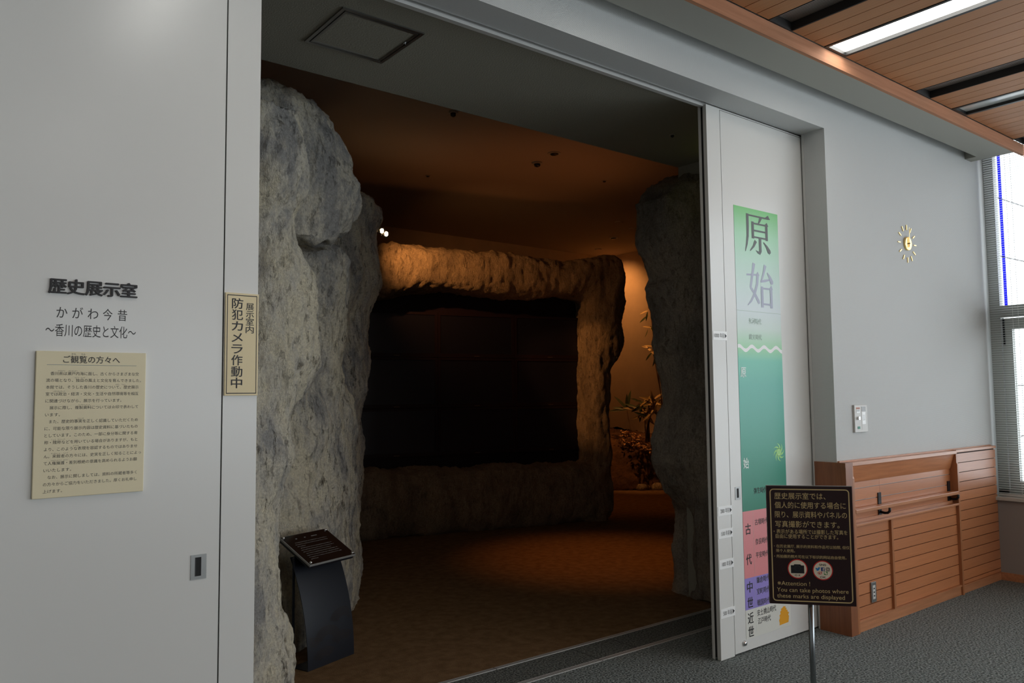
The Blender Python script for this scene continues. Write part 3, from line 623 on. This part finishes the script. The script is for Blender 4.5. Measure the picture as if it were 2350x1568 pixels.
b = bx(XJ-.001, 4.793, 2.634, 2.697, 0, 1.034).box(XJ-.012, XJ, 2.634, 2.846, 0, 1.034); b.build('return_panel', 'wood_side', wp)
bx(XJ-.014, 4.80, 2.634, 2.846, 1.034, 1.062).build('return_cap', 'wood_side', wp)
ol = thing('floor_socket', 'small grey vertical socket plate low on the wooden planks', 'socket', (5.023, 2.656, .157))
bx(4.992, 5.054, 2.646, 2.656, .157, .284).build('plate', 'steel', ol, bevel=.002)
bx(5.006, 5.038, 2.6445, 2.647, .178, .264).build('insert', 'plate_grey', ol)
for z in (.198, .221, .244): bx(5.014, 5.030, 2.6438, 2.6446, z-.004, z+.004).build('slot', 'dark_gap', ol)
# ================================================================== BLIND
bl = thing('venetian_blind', 'pale horizontal venetian blind hanging in the window', 'blind', (7.12, 1.9, .66))
SL = B().poly([(-.0125, -.80, .002), (0, -.80, .0042), (.0125, -.80, .002), (.0125, -.80, .0012), (0, -.80, .0034), (-.0125, -.80, .0012)], (0, 1.565, 0)).mesh('slat', 'blind')
z = .02
while z < 2.98:
    o = bpy.data.objects.new('slat', SL); o.location = (0, 0, z); o.rotation_euler.y = math.radians(-4); link(o, bl); z += .0187
B().box(-.014, .014, -.80, .765, 0, .016).build('bottom_rail', 'blind', bl, local=True)
B().box(-.02, .02, -.80, .765, 2.985, 3.03).build('head_rail', 'blind', bl, local=True)
for yy in (.595, .555, -.1, -.7): B().box(-.0145, -.0130, yy-.0012, yy+.0012, .01, 2.99).build('cord', 'blind_cord', bl, local=True)
for i, (p1, p2) in enumerate((((2292, 455), (2350, 474)), ((2303, 590), (2350, 600)), ((2325, 885), (2350, 885)), ((2330, 1005), (2350, 1000)))):
    a, c = at(*p1, 'x', 11.5), at(*p2, 'x', 11.5); d = c-a
    tag(B().tube([a-d*3, a+d*8], .008, 6).build('overhead_cable', 'cable'), ['uppermost thin dark cable seen through the upper window pane', 'lower thin dark cable crossing behind the upper window pane', 'thin dark cable across the middle of the lower window pane', 'thin dark cable near the foot of the lower window pane'][i], 'cable', 'cables outside the window')
# ================================================================== CEILING LIGHTS AND VENTS
LB = {-2: 'lit strip light recessed in the wood ceiling above the title door', -1: 'lit strip light recessed in the wood ceiling above the dark doorway', 0: 'bright white strip light recessed in the slatted wood ceiling', 1: 'unlit strip light with grey glass nearest the window'}
for row, y1 in enumerate((2.352, -.455)):  # second row is unseen, added to brighten the lobby
    for k in (-2, -1, 0, 1):
        x0 = 4.152+1.65*k; y0 = y1-1.257
        lb = LB[k] if row == 0 else ['first', 'second', 'third', 'unlit fourth'][k+2]+' strip light from the title door end of the added, unseen rear row'
        l = thing('ceiling_light', lb or 'added unseen strip light further back in the lobby ceiling', 'light', (x0+.117, (y0+y1)/2, ZC), group='recessed strip lights')
        b = bx(x0+.004, x0+.024, y0, y1, ZC-.003, 3.53).box(x0+.205, x0+.229, y0, y1, ZC-.003, 3.53).box(x0+.024, x0+.205, y1-.017, y1, ZC-.003, 3.53).box(x0+.024, x0+.205, y0, y0+.02, ZC-.003, 3.53)
        b.build('frame', 'dark_steel', l)
        bx(x0+.024, x0+.205, y0+.02, y1-.017, ZC+.018, ZC+.03).build('diffuser', 'lamp_off' if k == 1 else 'lamp_on', l)
for k, lb in ((0, 'dark recessed air slot in the wood ceiling left of the bright light'), (1, 'dark recessed air slot in the wood ceiling right of the bright light'), (2, 'dark recessed air slot at the window end of the wood ceiling')):
    x0 = 3.61+1.65*k
    v = thing('ceiling_vent', lb, 'vent', (x0+.11, 1.7, ZC), group='recessed air slots')
    bx(x0+.003, x0+.009, 1.095, 2.352, ZC-.001, 3.60).box(x0+.213, x0+.219, 1.095, 2.352, ZC-.001, 3.60).box(x0+.003, x0+.219, 2.350, 2.3575, ZC-.001, 3.60).build('frame', 'vent_dark', v)
    g = bx(x0+.009, x0+.213, 1.095, 2.352, 3.535, 3.54).build('grille', 'vent_mesh', v)
    for i in range(15): bx(x0+.012+i*.0136, x0+.015+i*.0136, 1.095, 2.352, 3.5342, 3.535).build('bar', 'vent_dark', g)
# ================================================================== HATCH, DETECTORS
ht = thing('ceiling_hatch', 'square metal framed access hatch in the lowered ceiling', 'hatch', (1.752, 3.365, 3.25))
hx0, hx1, hy0, hy1 = 1.538, 1.966, 3.153, 3.576
def hring(o, i, z0, z1): return bx(hx0+o, hx1-o, hy0+o, hy0+i, z0, z1).box(hx0+o, hx1-o, hy1-i, hy1-o, z0, z1).box(hx0+o, hx0+i, hy0+i, hy1-i, z0, z1).box(hx1-i, hx1-o, hy0+i, hy1-i, z0, z1)
hring(0, .016, 3.243, 3.2505).build('outer_frame', 'steel', ht); hring(.016, .022, 3.247, 3.2505).build('joint', 'dark_gap', ht); hring(.022, .034, 3.243, 3.2505).build('inner_frame', 'steel', ht)
bx(hx0+.034, hx1-.034, hy0+.034, hy1-.034, 3.246, 3.2505).build('panel', 'vestibule_ceiling', ht)
B().tube([(hx1-.026, 3.30, 3.243), (hx1-.026, 3.30, 3.238)], .007, 12).build('lock', 'chrome', ht)
for p, z, r, lb in (((1233, 373), 4, .055, 'dome smoke detector on the dark exhibition ceiling'), ((1272, 352), 4, .07, 'flat round speaker on the dark exhibition ceiling'), ((982, 403), 4, .03, 'small sprinkler head above the dark screens'), ((1387, 415), 4, .03, 'small sprinkler head left of the right hand rock'), ((1408, 546), 4, .07, 'round downlight ring near the orange wall'), ((1040, 256), 4, .04, 'small ceiling knob at the edge of the lowered ceiling'), ((1543, 309), 3.25, .02, 'tiny round sensor in the lowered ceiling near the right door leaf')):
    c = at(*p, 'z', z); t = thing('ceiling_fitting', lb, 'fitting', (c.x, c.y, z))
    h = .05 if r in (.055, .04) else .02
    B().tube([(0, 0, 0), (0, 0, -h*.35)], [r, r], 20).build('base', 'detector', t, local=True)
    B().tube([(0, 0, -h*.35), (0, 0, -h*.8), (0, 0, -h)], [r*.62, r*.55, r*.2], 20).build('cap', 'dark_steel', t, local=True, smooth=True)
# ================================================================== LEFT ROCK
def edge(px, py, y, r, ry=None, side=1):                 # ring whose outline touches a measured contour point
    q = at(px, py, 'y', y); h = Vector((q.x, q.y, 0)).normalized(); n = Vector((h.y, -h.x, 0))
    c = q-n*r*side; return ring((c.x, c.y), q.z, r, ry)
def col_(b, pts, bottom=True):
    rings = [edge(*p) for p in pts][::-1]
    if rings[0][0][2] > rings[-1][0][2]: rings = rings[::-1]
    if bottom: rings.insert(0, [(p[0], p[1], -.03) for p in rings[0]])
    loft(b, rings)
b = B()
col_(b, [(606, 189, 4.6, .02), (650, 205, 4.6, .16), (700, 232, 4.6, .30), (742, 270, 4.62, .40), (780, 330, 4.62, .46), (800, 372, 4.62, .48), (806, 410, 4.62, .48), (826, 442, 4.62, .50), (823, 480, 4.62, .48), (815, 510, 4.6, .44), (795, 542, 4.55, .36), (766, 565, 4.5, .22)], False)
col_(b, [(640, 240, 4.08, .14), (686, 256, 4.08, .26), (706, 310, 4.06, .31), (721, 388, 4.06, .33), (710, 440, 4.08, .32), (690, 500, 4.12, .30), (688, 545, 4.15, .32), (722, 610, 4.2, .40), (742, 680, 4.22, .45), (738, 760, 4.22, .45), (730, 830, 4.22, .45), (700, 900, 4.2, .42), (668, 960, 4.15, .38), (668, 1050, 4.12, .38), (662, 1130, 4.12, .38), (632, 1200, 4.1, .36), (632, 1300, 4.08, .36), (640, 1390, 4.08, .38), (656, 1450, 4.08, .42), (660, 1510, 4.08, .44), (655, 1568, 4.08, .44), (640, 1620, 4.08, .44)])
col_(b, [(760, 560, 5.0, .45), (800, 600, 5.1, .6), (806, 660, 5.15, .62), (800, 760, 5.2, .64), (796, 860, 5.2, .64), (786, 960, 5.2, .62), (776, 1060, 5.2, .60), (768, 1160, 5.2, .58), (772, 1260, 5.3, .55), (790, 1333, 5.9, .6)])
col_(b, [(838, 446, 6.5, .22), (862, 458, 6.5, .40), (880, 482, 6.5, .55), (884, 505, 6.5, .62), (868, 530, 6.5, .64), (864, 560, 6.5, .64), (868, 620, 6.5, .66), (876, 655, 6.5, .68), (851, 720, 6.5, .66), (849, 760, 6.5, .66), (856, 830, 6.5, .68), (852, 900, 6.5, .68), (836, 955, 6.5, .66), (830, 1010, 6.5, .66), (826, 1080, 6.5, .66), (822, 1120, 6.5, .66), (820, 1180, 6.6, .68), (802, 1248, 7.2, .7)])
loft(b, [ring((2.0, 6.0), -.03, 1.0, 1.6, rot=-.45), ring((2.05, 6.1), 1.4, .95, 1.6, rot=-.45), ring((2.0, 6.1), 2.5, .7, 1.3, rot=-.45)])
tag(stone('rock_wall', b, 'rock', .018, .064, .017, seed=1), 'tall pale grey craggy rock just inside the left door leaf', 'rock')
# RIGHT ROCK
b = B(); rings = []
for px, py, ex in ((1530, 404, .30), (1492, 424, .12), (1474, 440, .05), (1452, 470, 0), (1455, 500, 0), (1459, 560, 0), (1471, 592, 0), (1481, 622, 0), (1487, 645, 0), (1477, 662, 0), (1481, 690, 0), (1490, 722, 0), (1497, 800, 0), (1510, 840, 0), (1520, 882, 0), (1517, 925, 0), (1500, 950, 0), (1495, 980, 0), (1487, 1020, 0), (1490, 1060, 0), (1501, 1092, 0), (1514, 1122, 0), (1530, 1150, 0), (1550, 1172, 0), (1552, 1205, 0), (1543, 1250, 0), (1546, 1290, 0), (1548, 1330, 0), (1534, 1362, 0)):
    q = at(px, py, 'y', 4.1); X, Y, Z = q
    poly = [(X, Y), (X-.01, Y-.13), (min(X, 4.66), 3.80), (4.668, 3.62), (4.73, 3.5), (5.0, 3.45), (5.5, 3.7), (5.55, 4.25), (X+.5, Y+.25), (X+.14, Y+.08)]
    if ex: poly = [(x+(5.05-x)*ex, y+(3.85-y)*ex) for x, y in poly]; poly[0] = (X, Y)
    rs = []
    for i in range(len(poly)):
        a, c = poly[i], poly[(i+1) % len(poly)]
        for t_ in (0, .25, .5, .75): rs.append((a[0]+(c[0]-a[0])*t_, a[1]+(c[1]-a[1])*t_, Z))
    rings.append(rs)
rings.append([(p[0], p[1], -.03) for p in rings[-1]]); loft(b, rings[::-1])
tag(stone('rock_pillar', b, 'rock_dark', .020, .042, .014, seed=4), 'dark rock pillar beside the right door leaf', 'rock')
# ================================================================== SCREEN WALL
PA = math.radians(-13); PD = Vector((math.cos(PA), math.sin(PA), 0)); PN = Vector((-PD.y, PD.x, 0)); P0 = Vector((4.744, 7.411, 0))
def onp(px, py, off):
    d = (px-1175)*rt-(py-784)*up+F*fw; q = CAM+d*(((P0+PN*off-CAM).dot(PN))/d.dot(PN)); return (q-P0).dot(PD), q.z
def pw(d, n, z): p = P0+PD*d+PN*n; return (p.x, p.y, z)
b = B(); OFF = .2
def tubeh(secs, hd, n0):                                 # horizontal beam: (d, zlow, zhigh)
    rings = []
    for d, z0, z1 in secs:
        rings.append([pw(d, n0+hd*math.copysign(abs(math.cos(a))**.7, math.cos(a)), (z0+z1)/2+(z1-z0)/2*math.copysign(abs(math.sin(a))**.7, math.sin(a))) for a in [2*math.pi*j/28 for j in range(28)]])
    loft(b, rings)
top = [(872, 563), (950, 567), (1000, 575), (1060, 578), (1160, 580), (1200, 588), (1290, 597), (1360, 592), (1399, 590)]
bot = [(850, 688), (950, 672), (1000, 671), (1060, 677), (1160, 686), (1200, 687), (1290, 690), (1360, 693), (1399, 694)]
secs = []
for a, c in zip(top, bot): d, z1 = onp(*a, OFF); secs.append((d, onp(a[0], c[1], OFF)[1], z1))
secs = [(-1.5, secs[0][1], secs[0][2])] + secs + [(secs[-1][0]+.03, secs[-1][1]+.2, secs[-1][2]-.1)]
tubeh(secs, .27, OFF)
sill = [(-1.5, -.05, onp(840, 1072, OFF)[1])]+[(onp(x, y_, OFF)[0], -.05, onp(x, y_, OFF)[1]) for x, y_ in ((840, 1074), (900, 1079), (1000, 1074), (1090, 1074), (1130, 1065), (1250, 1062), (1340, 1058), (1384, 1058))]
tubeh(sill, .27, OFF)
rings = []
for (xi, yy), xo in zip(((1328, 600), (1328, 640), (1330, 693), (1332, 740), (1333, 790), (1333, 820), (1333, 850), (1332, 900), (1333, 970), (1338, 1020), (1340, 1080), (1335, 1140), (1325, 1185)), (1402, 1412, 1418, 1413, 1421, 1414, 1391, 1388, 1384, 1386, 1390, 1386, 1382)):
    d0, z = onp(xi, yy, OFF); d1_, _z = onp(xo, yy, OFF)
    rings.append([pw((d0+d1_)/2+(d1_-d0)/2*math.copysign(abs(math.cos(a))**.7, math.cos(a)), OFF+.27*math.copysign(abs(math.sin(a))**.7, math.sin(a)), z) for a in [2*math.pi*j/28 for j in range(28)]])
rings.append([(p[0], p[1], -.05) for p in rings[-1]]); loft(b, rings[::-1])
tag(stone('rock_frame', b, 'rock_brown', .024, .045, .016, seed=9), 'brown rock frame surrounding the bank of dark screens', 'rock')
fr = thing('screen_cabinet', 'black surround filling the gap around the dark screens', 'cabinet', P0, PA)
B().box(-1.4, 2.2, .36, .60, .05, 2.95).build('back_panel', 'bezel', fr, local=True)
ROWS = ['bottom', 'middle', 'top']; COLS = ['left', 'centre', 'right']
zr = [.833, 1.378, 1.957, 2.477]; dc = [-.835, .140, 1.117, 2.092]
for r in range(3):
    for c in range(3):
        m = thing('video_screen', 'dark switched-off screen at %s %s of the three by three bank' % (ROWS[r], COLS[c]), 'screen', pw(dc[c], .3, zr[r]), PA, group='screens in the rock frame')
        wd, hh = dc[c+1]-dc[c], zr[r+1]-zr[r]
        B().box(.002, wd-.002, .012, .06, .002, hh-.002).build('housing', 'bezel', m, local=True)
        bb = B().box(.002, .035, 0, .014, .002, hh-.002).box(wd-.035, wd-.002, 0, .014, .002, hh-.002).box(.035, wd-.035, 0, .014, .002, .045).box(.035, wd-.035, 0, .014, hh-.032, hh-.002)
        bb.build('bezel', 'bezel', m, local=True)
        B().box(.035, wd-.035, .008, .012, .045, hh-.032).build('glass', 'screen', m, local=True)
        B().box(wd/2-.035, wd/2+.03, -.002, 0, .014, .022).build('maker_plate', 'logo_plate', m, local=True)
# spotlights over the lintel
for i, (p, lb) in enumerate((((873.5, 530), 'upper left of the two glowing spotlights above the rock lintel'), ((883.5, 537), 'lower right of the two glowing spotlights above the rock lintel'))):
    d, z = onp(p[0]+3, p[1], -.75); c = Vector(pw(d, -.75, z)); aim = Vector(pw(1.95, .0, 1.75) if i else pw(.1, .0, 2.95)); ax = (aim-c).normalized()
    t = thing('spotlight', lb, 'spotlight', c, group='pair of spotlights')
    bk = Vector((.62, .78, 0))*.075                       # shade opens slightly towards the doorway
    B().tube([tuple(-ax*.12+bk), tuple(-ax*.03+bk), tuple(bk*.6)], [.02, .035, .04], 16).build('housing', 'spot_body', t, local=True, smooth=True)
    B().tube([(0, 0, -.022), (0, 0, -.012), (0, 0, .012), (0, 0, .022)], [.006, .017, .017, .006], 14).build('bulb', 'spot_glow', t, local=True, smooth=True)
    B().tube([tuple(-ax*.10+bk), tuple(-ax*.10+bk+Vector((-.25, .1, -.05))), tuple(-ax*.10+bk+Vector((-.4, .15, -.1)))], .008, 8).build('arm', 'spot_body', t, local=True)
    lamp('spotlight_beam', 'SPOT', tuple(c+ax*.05+Vector((.03, -.06, .06 if i == 0 else -.02))), 105 if i else 62, WARM, aim, spot_size=math.radians(27 if i else 84), spot_blend=.5 if i else 1, shadow_soft_size=.02)
# ================================================================== READING STAND
wdir = Vector((.943, .334)); az2 = math.atan2(.334, .943)
ls = thing('reading_stand', 'low black metal reading stand with tilted plaque beside the rock', 'stand', (1.862, 4.21, 0), az2)
LW = .36; Ht = .605
def arc(z): return .125*(max(0, z)/.56)**2.1
b = B(); nz = 18
b.grid(lambda u, v: (u*LW, arc(v*Ht), v*Ht), 1, nz); b.grid(lambda u, v: (u*LW, arc(v*Ht)+.004, v*Ht), 1, nz)
for s in (0, LW): b.grid(lambda u, v: (s, arc(v*Ht)+u*.004, v*Ht), 1, nz)
b.build('curved_front', 'stand_black', ls, local=True, smooth=True)
for x in (0, LW-.012): B().box(x, x+.012, .122, .130, .004, Ht).build('back_bar', 'stand_black', ls, local=True)
B().box(0, LW, 0, .13, 0, .005).build('foot_plate', 'stand_black', ls, local=True)
def tilt(x, s, h=0): th = math.atan2(.13, .25); return (x, -.012+s*math.cos(th)-h*math.sin(th), .578+s*math.sin(th)+h*math.cos(th))
def slab(x0, x1, s0, s1, h0, h1):
    b = B(); b.poly([tilt(x0, s0, h0), tilt(x0, s1, h0), tilt(x0, s1, h1), tilt(x0, s0, h1)], (x1-x0, 0, 0)); return b
slab(.008, LW-.008, .006, .276, -.030, -.018).build('tray', 'stand_black', ls, local=True)
pq = slab(0, LW, 0, .282, -.012, 0).build('plaque', 'acrylic_edge', ls, local=True, bevel=.001)
slab(.004, LW-.004, .004, .278, 0, .0012).build('plaque_face', 'plaque', pq, local=True)
for x in (.016, LW-.016):
    for s in (.016, .266):
        B().tube([tilt(x, s, -.02), tilt(x, s, .006), tilt(x, s, .011)], [.008, .008, .004], 14).build('bolt', 'chrome', pq, local=True, smooth=True)
random.seed(3)
b = B()
def bar(x0, x1, s0, s1): n = len(b.v); b.v.extend([tilt(x0, s0, .0016), tilt(x1, s0, .0016), tilt(x1, s1, .0016), tilt(x0, s1, .0016)]); b.f.append([n, n+1, n+2, n+3])
for i, ln in enumerate((.94, .92, .22, .92, .93, .80, .93, .93, .94, .2)):
    s = .205-i*.0178; x = .045+(.01 if i in (0, 3, 6) else 0); end = .045+.27*ln
    while x < end: wv = random.uniform(.004, .007); bar(x, min(end, x+wv), s-random.uniform(.001, .003), s+random.uniform(.001, .0032)); x += wv+.0024
for x, w_ in ((.085, .012), (.150, .012), (.205, .045)): bar(x, x+w_, .236, .243)
b.build('text_lines', 'plaque_text', pq, local=True)['kind'] = 'stuff'
b = B(); random.seed(5)
def wavept(x, z): return (x, arc(z)-.0022, z)
def seigaiha(cx, cz, R_, a0, a1, n=6, st=.0085, wl=.0030):
    for k in range(n):
        r = R_-k*st
        for i in range(14):
            q = []
            for a, rr in ((a0+(a1-a0)*i/14, r), (a0+(a1-a0)*(i+1)/14, r), (a0+(a1-a0)*(i+1)/14, r-wl), (a0+(a1-a0)*i/14, r-wl)):
                x, z = cx+rr*math.cos(math.radians(a))*1.25, cz+rr*math.sin(math.radians(a)); q.append((x, z))
            if all(.015 < p[0] < LW-.012 and p[1] > .02 for p in q):
                n_ = len(b.v); b.v.extend([wavept(*p) for p in q]); b.f.append([n_, n_+1, n_+2, n_+3])
seigaiha(.285, .20, .085, 20, 160); seigaiha(.155, .125, .085, 30, 165); seigaiha(.03, .085, .085, 45, 100); seigaiha(.27, .08, .08, 40, 150); seigaiha(.13, .02, .08, 40, 155)
b.build('wave_pattern', 'engrave', ls, local=True)['kind'] = 'stuff'
# ================================================================== PLANTING
b = B(); mc = (10.2, 9.9)
loft(b, [ring(mc, -.03, 1.50), ring(mc, .10, 1.46), ring(mc, .35, 1.36), ring(mc, .60, 1.25), ring(mc, .76, 1.08), ring(mc, .86, .75), ring(mc, .90, .3)])
tag(stone('planting_mound', b, 'soil', .035, .05, .02, zs=1, seed=12, clamp=lambda p: Vector((min(p.x, 10.168), min(p.y, 10.098), p.z))), 'dark earth mound with leaf litter before the orange wall', 'mound')
for i, (px, py, r) in enumerate(((1360, 1118, .16), (1405, 1120, .20), (1440, 1116, .15), (1475, 1121, .18), (1508, 1120, .17))):
    q = at(px, py, 'z', 0); q = q-Vector((.62, .66, 0))*.24; r *= .8; b = B(); loft(b, [ring((q.x, q.y), -.02, r*1.1, r*.7), ring((q.x, q.y), r*.4, r, r*.65), ring((q.x, q.y), r*.75, r*.55, r*.4)])
    tag(stone('edging_stone', b, 'rock_brown', .03, .03, .01, zs=1, seed=20+i), ['leftmost edging stone below the planting mound', 'second edging stone from the left below the mound', 'middle edging stone of the five below the mound', 'second edging stone from the right below the mound', 'rightmost edging stone below the mound beside the rock pillar'][i], 'stone', 'edging stones of the mound')
random.seed(11)
b = B()
for i in range(260):
    px, py = random.gauss(1460, 26), random.uniform(986, 1012)
    if px > 1500 or px < 1405: continue
    q = at(px, py, 'x', 9.55+random.uniform(-.25, .25)); mz = .80+.05*random.random()
    dd = math.hypot(q.x-mc[0], q.y-mc[1]); zz = .90 if dd < .5 else .86-(dd-.6)*.26+.03
    a = random.uniform(0, 6.3); l = random.uniform(.02, .045); n = len(b.v); cz = max(.4, zz)+random.uniform(.0, .05)
    e = Vector((math.cos(a), math.sin(a), random.uniform(-.5, .5)))*l; s_ = Vector((-math.sin(a), math.cos(a), random.uniform(-.4, .4)))*l*.35
    c = Vector((q.x, q.y, cz))
    b.v += [tuple(c-e), tuple(c+s_+Vector((0, 0, .006))), tuple(c+e), tuple(c-s_)]; b.f.append([n, n+1, n+2, n+3])
o = tag(b.build('leaf_litter', 'litter'), 'dry fallen leaves scattered on the earth mound', 'leaf litter', kind='stuff')
def leaf_mesh(name, L_, w_, droop):
    b = B(); n = 7
    for i in range(n+1):
        t = i/n; wd = w_*math.sin(math.pi*min(1, t*.93+.07))**.8*(1-.25*t); z = -droop*t*t
        b.v += [(t*L_, -wd, z+.15*wd), (t*L_, 0, z), (t*L_, wd, z+.15*wd)]
    for i in range(n):
        for j in (0, 1): b.f.append([3*i+j, 3*i+3+j, 3*i+4+j, 3*i+1+j])
    return b
LM = {m: leaf_mesh('leaf', .26, .024, .05).mesh('leaf', m) for m in ('leaf_dark', 'leaf_dry')}
def leafobj(parent, base, direction, ln, m):
    o = bpy.data.objects.new('leaf', LM[m]); link(o, parent); d = Vector(direction).normalized()
    o.location = MW[parent].inverted() @ Vector(base); 
    zf = (-fw+Vector((random.uniform(-.6, .6), random.uniform(-.6, .6), random.uniform(0, .9)))); yv = zf.cross(d).normalized(); zv = d.cross(yv)
    o.rotation_euler = Matrix((d, yv, zv)).transposed().to_euler(); k = ln/.26; o.scale = (k, k*1.15, k)
def vdir(dx, dy, into=0): return rt*dx - up*dy + fw*into     # image right / down / away, in the room's axes
c0 = at(1450, 1012, 'x', 9.5); c1 = at(1439, 940, 'x', 9.5)
pl = thing('seedling', 'slender seedling with five dark upright leaves on the mound', 'plant', c0)
B().tube([tuple(c0-Vector((0, 0, .12))), tuple(c0+(c1-c0)*.35+vdir(.01, 0)), tuple(c0+(c1-c0)*.7), tuple(c1)], [.009, .008, .007, .006], 8).build('stem', 'stem', pl)
for dx, dy, ln in ((-1, .0, .30), (-1, -.22, .24), (-.75, -.95, .30), (-.1, -1, .26), (.12, -1, .32)): leafobj(pl, c1, vdir(dx, dy, random.uniform(-.15, .15)), ln, 'leaf_dark')
random.seed(21)
def clump(name, label, tops, base, n, dry, stemr=.01, lens=(.14, .26)):
    t = thing(name, label, 'plant', base)
    for (px, py) in tops:
        q = at(px, py, 'x', base.x)
        B().tube([tuple(base+vdir(random.uniform(-.05, .05), 0)-Vector((0, 0, .1))), tuple((base+q)/2+vdir(random.uniform(-.05, .05), 0)), tuple(q)], stemr, 6).build('stem', 'stem', t)
        for i in range(n):
            leafobj(t, q+vdir(random.uniform(-.06, .06), random.uniform(-.05, .1), random.uniform(-.1, .1)), vdir(random.uniform(-1, 1), random.uniform(-.25, .9), random.uniform(-.3, .3)), random.uniform(*lens), 'leaf_dry' if random.random() < dry else 'leaf_dark')
clump('bamboo_grass', 'drooping clump of dry bamboo grass beside the seedling', ((1467, 925), (1478, 922), (1490, 916), (1496, 926), (1506, 921), (1486, 945)), at(1487, 1000, 'x', 9.45), 9, .75)
clump('bamboo_grass', 'tall bamboo shoots peeping out at the rock pillar edge', ((1492, 712), (1496, 742), (1497, 800), (1502, 812)), at(1530, 1010, 'x', 9.2), 5, .6, .006, (.12, .2))
# ================================================================== EXHIBITION ROOM LAMPS
def downlight(name, label, x, y, z, e, aim, size, blend=.8, col=WARM, rad=.05):
    t = thing(name, label, 'light', (x, y, z))
    B().tube([(0, 0, 0), (0, 0, -.012)], [.060, .055], 24).build('ring', 'inner_ceiling', t, local=True)
    lamp(name+'_beam', 'SPOT', (x, y, z-.03), e, col, aim, spot_size=math.radians(size), spot_blend=blend, shadow_soft_size=rad)
downlight('downlight', 'warm ceiling downlight over the brown carpet', 5.35, 5.15, 4.0, 170, (5.3, 5.35, 0), 44, 1, (1, .33, .06))
downlight('downlight', 'warm ceiling downlight before the planting mound', 8.2, 7.9, 4.0, 60, (8.2, 7.9, 0), 50, 1, (1, .33, .06))
downlight('downlight', 'warm ceiling downlight washing the orange corner wall', 9.45, 9.60, 4.0, 68, (10.17, 9.75, 2.9), 105, 1)
downlight('downlight', 'added ceiling downlight brightening the bamboo grass', 8.7, 8.1, 4.0, 150, (9.5, 8.75, .95), 30, .8)  # extra lamp added to brighten the plants
up_ = thing('floor_uplight', 'small unseen uplight added behind the rock pillar for the ceiling glow', 'light', (6.3, 4.9, 0))  # unseen uplight, added to give the ceiling its warm glow
B().tube([(0, 0, .0), (0, 0, .10), (0, 0, .10)], [.07, .07, .05], 20).build('housing', 'spot_body', up_, local=True)
lamp('floor_uplight_beam', 'SPOT', (6.3, 4.9, .16), 75, (1, .33, .08), (5.45, 6.7, 4), spot_size=math.radians(50), spot_blend=1, shadow_soft_size=.55)
ex = thing('added_glow_lamp', 'small unseen lamp added on the side wall behind the right door leaf', 'sign', (4.70, 3.32, 3.10))  # unseen lamp, added for the yellow-green glow on the lowered ceiling
bx(4.685, 4.729, 3.20, 3.44, 3.08, 3.20).build('housing', 'alu_white', ex); bx(4.680, 4.685, 3.21, 3.43, 3.09, 3.19).build('panel', 'added_lamp_glow', ex)
bpy.data.objects.remove(_fo)
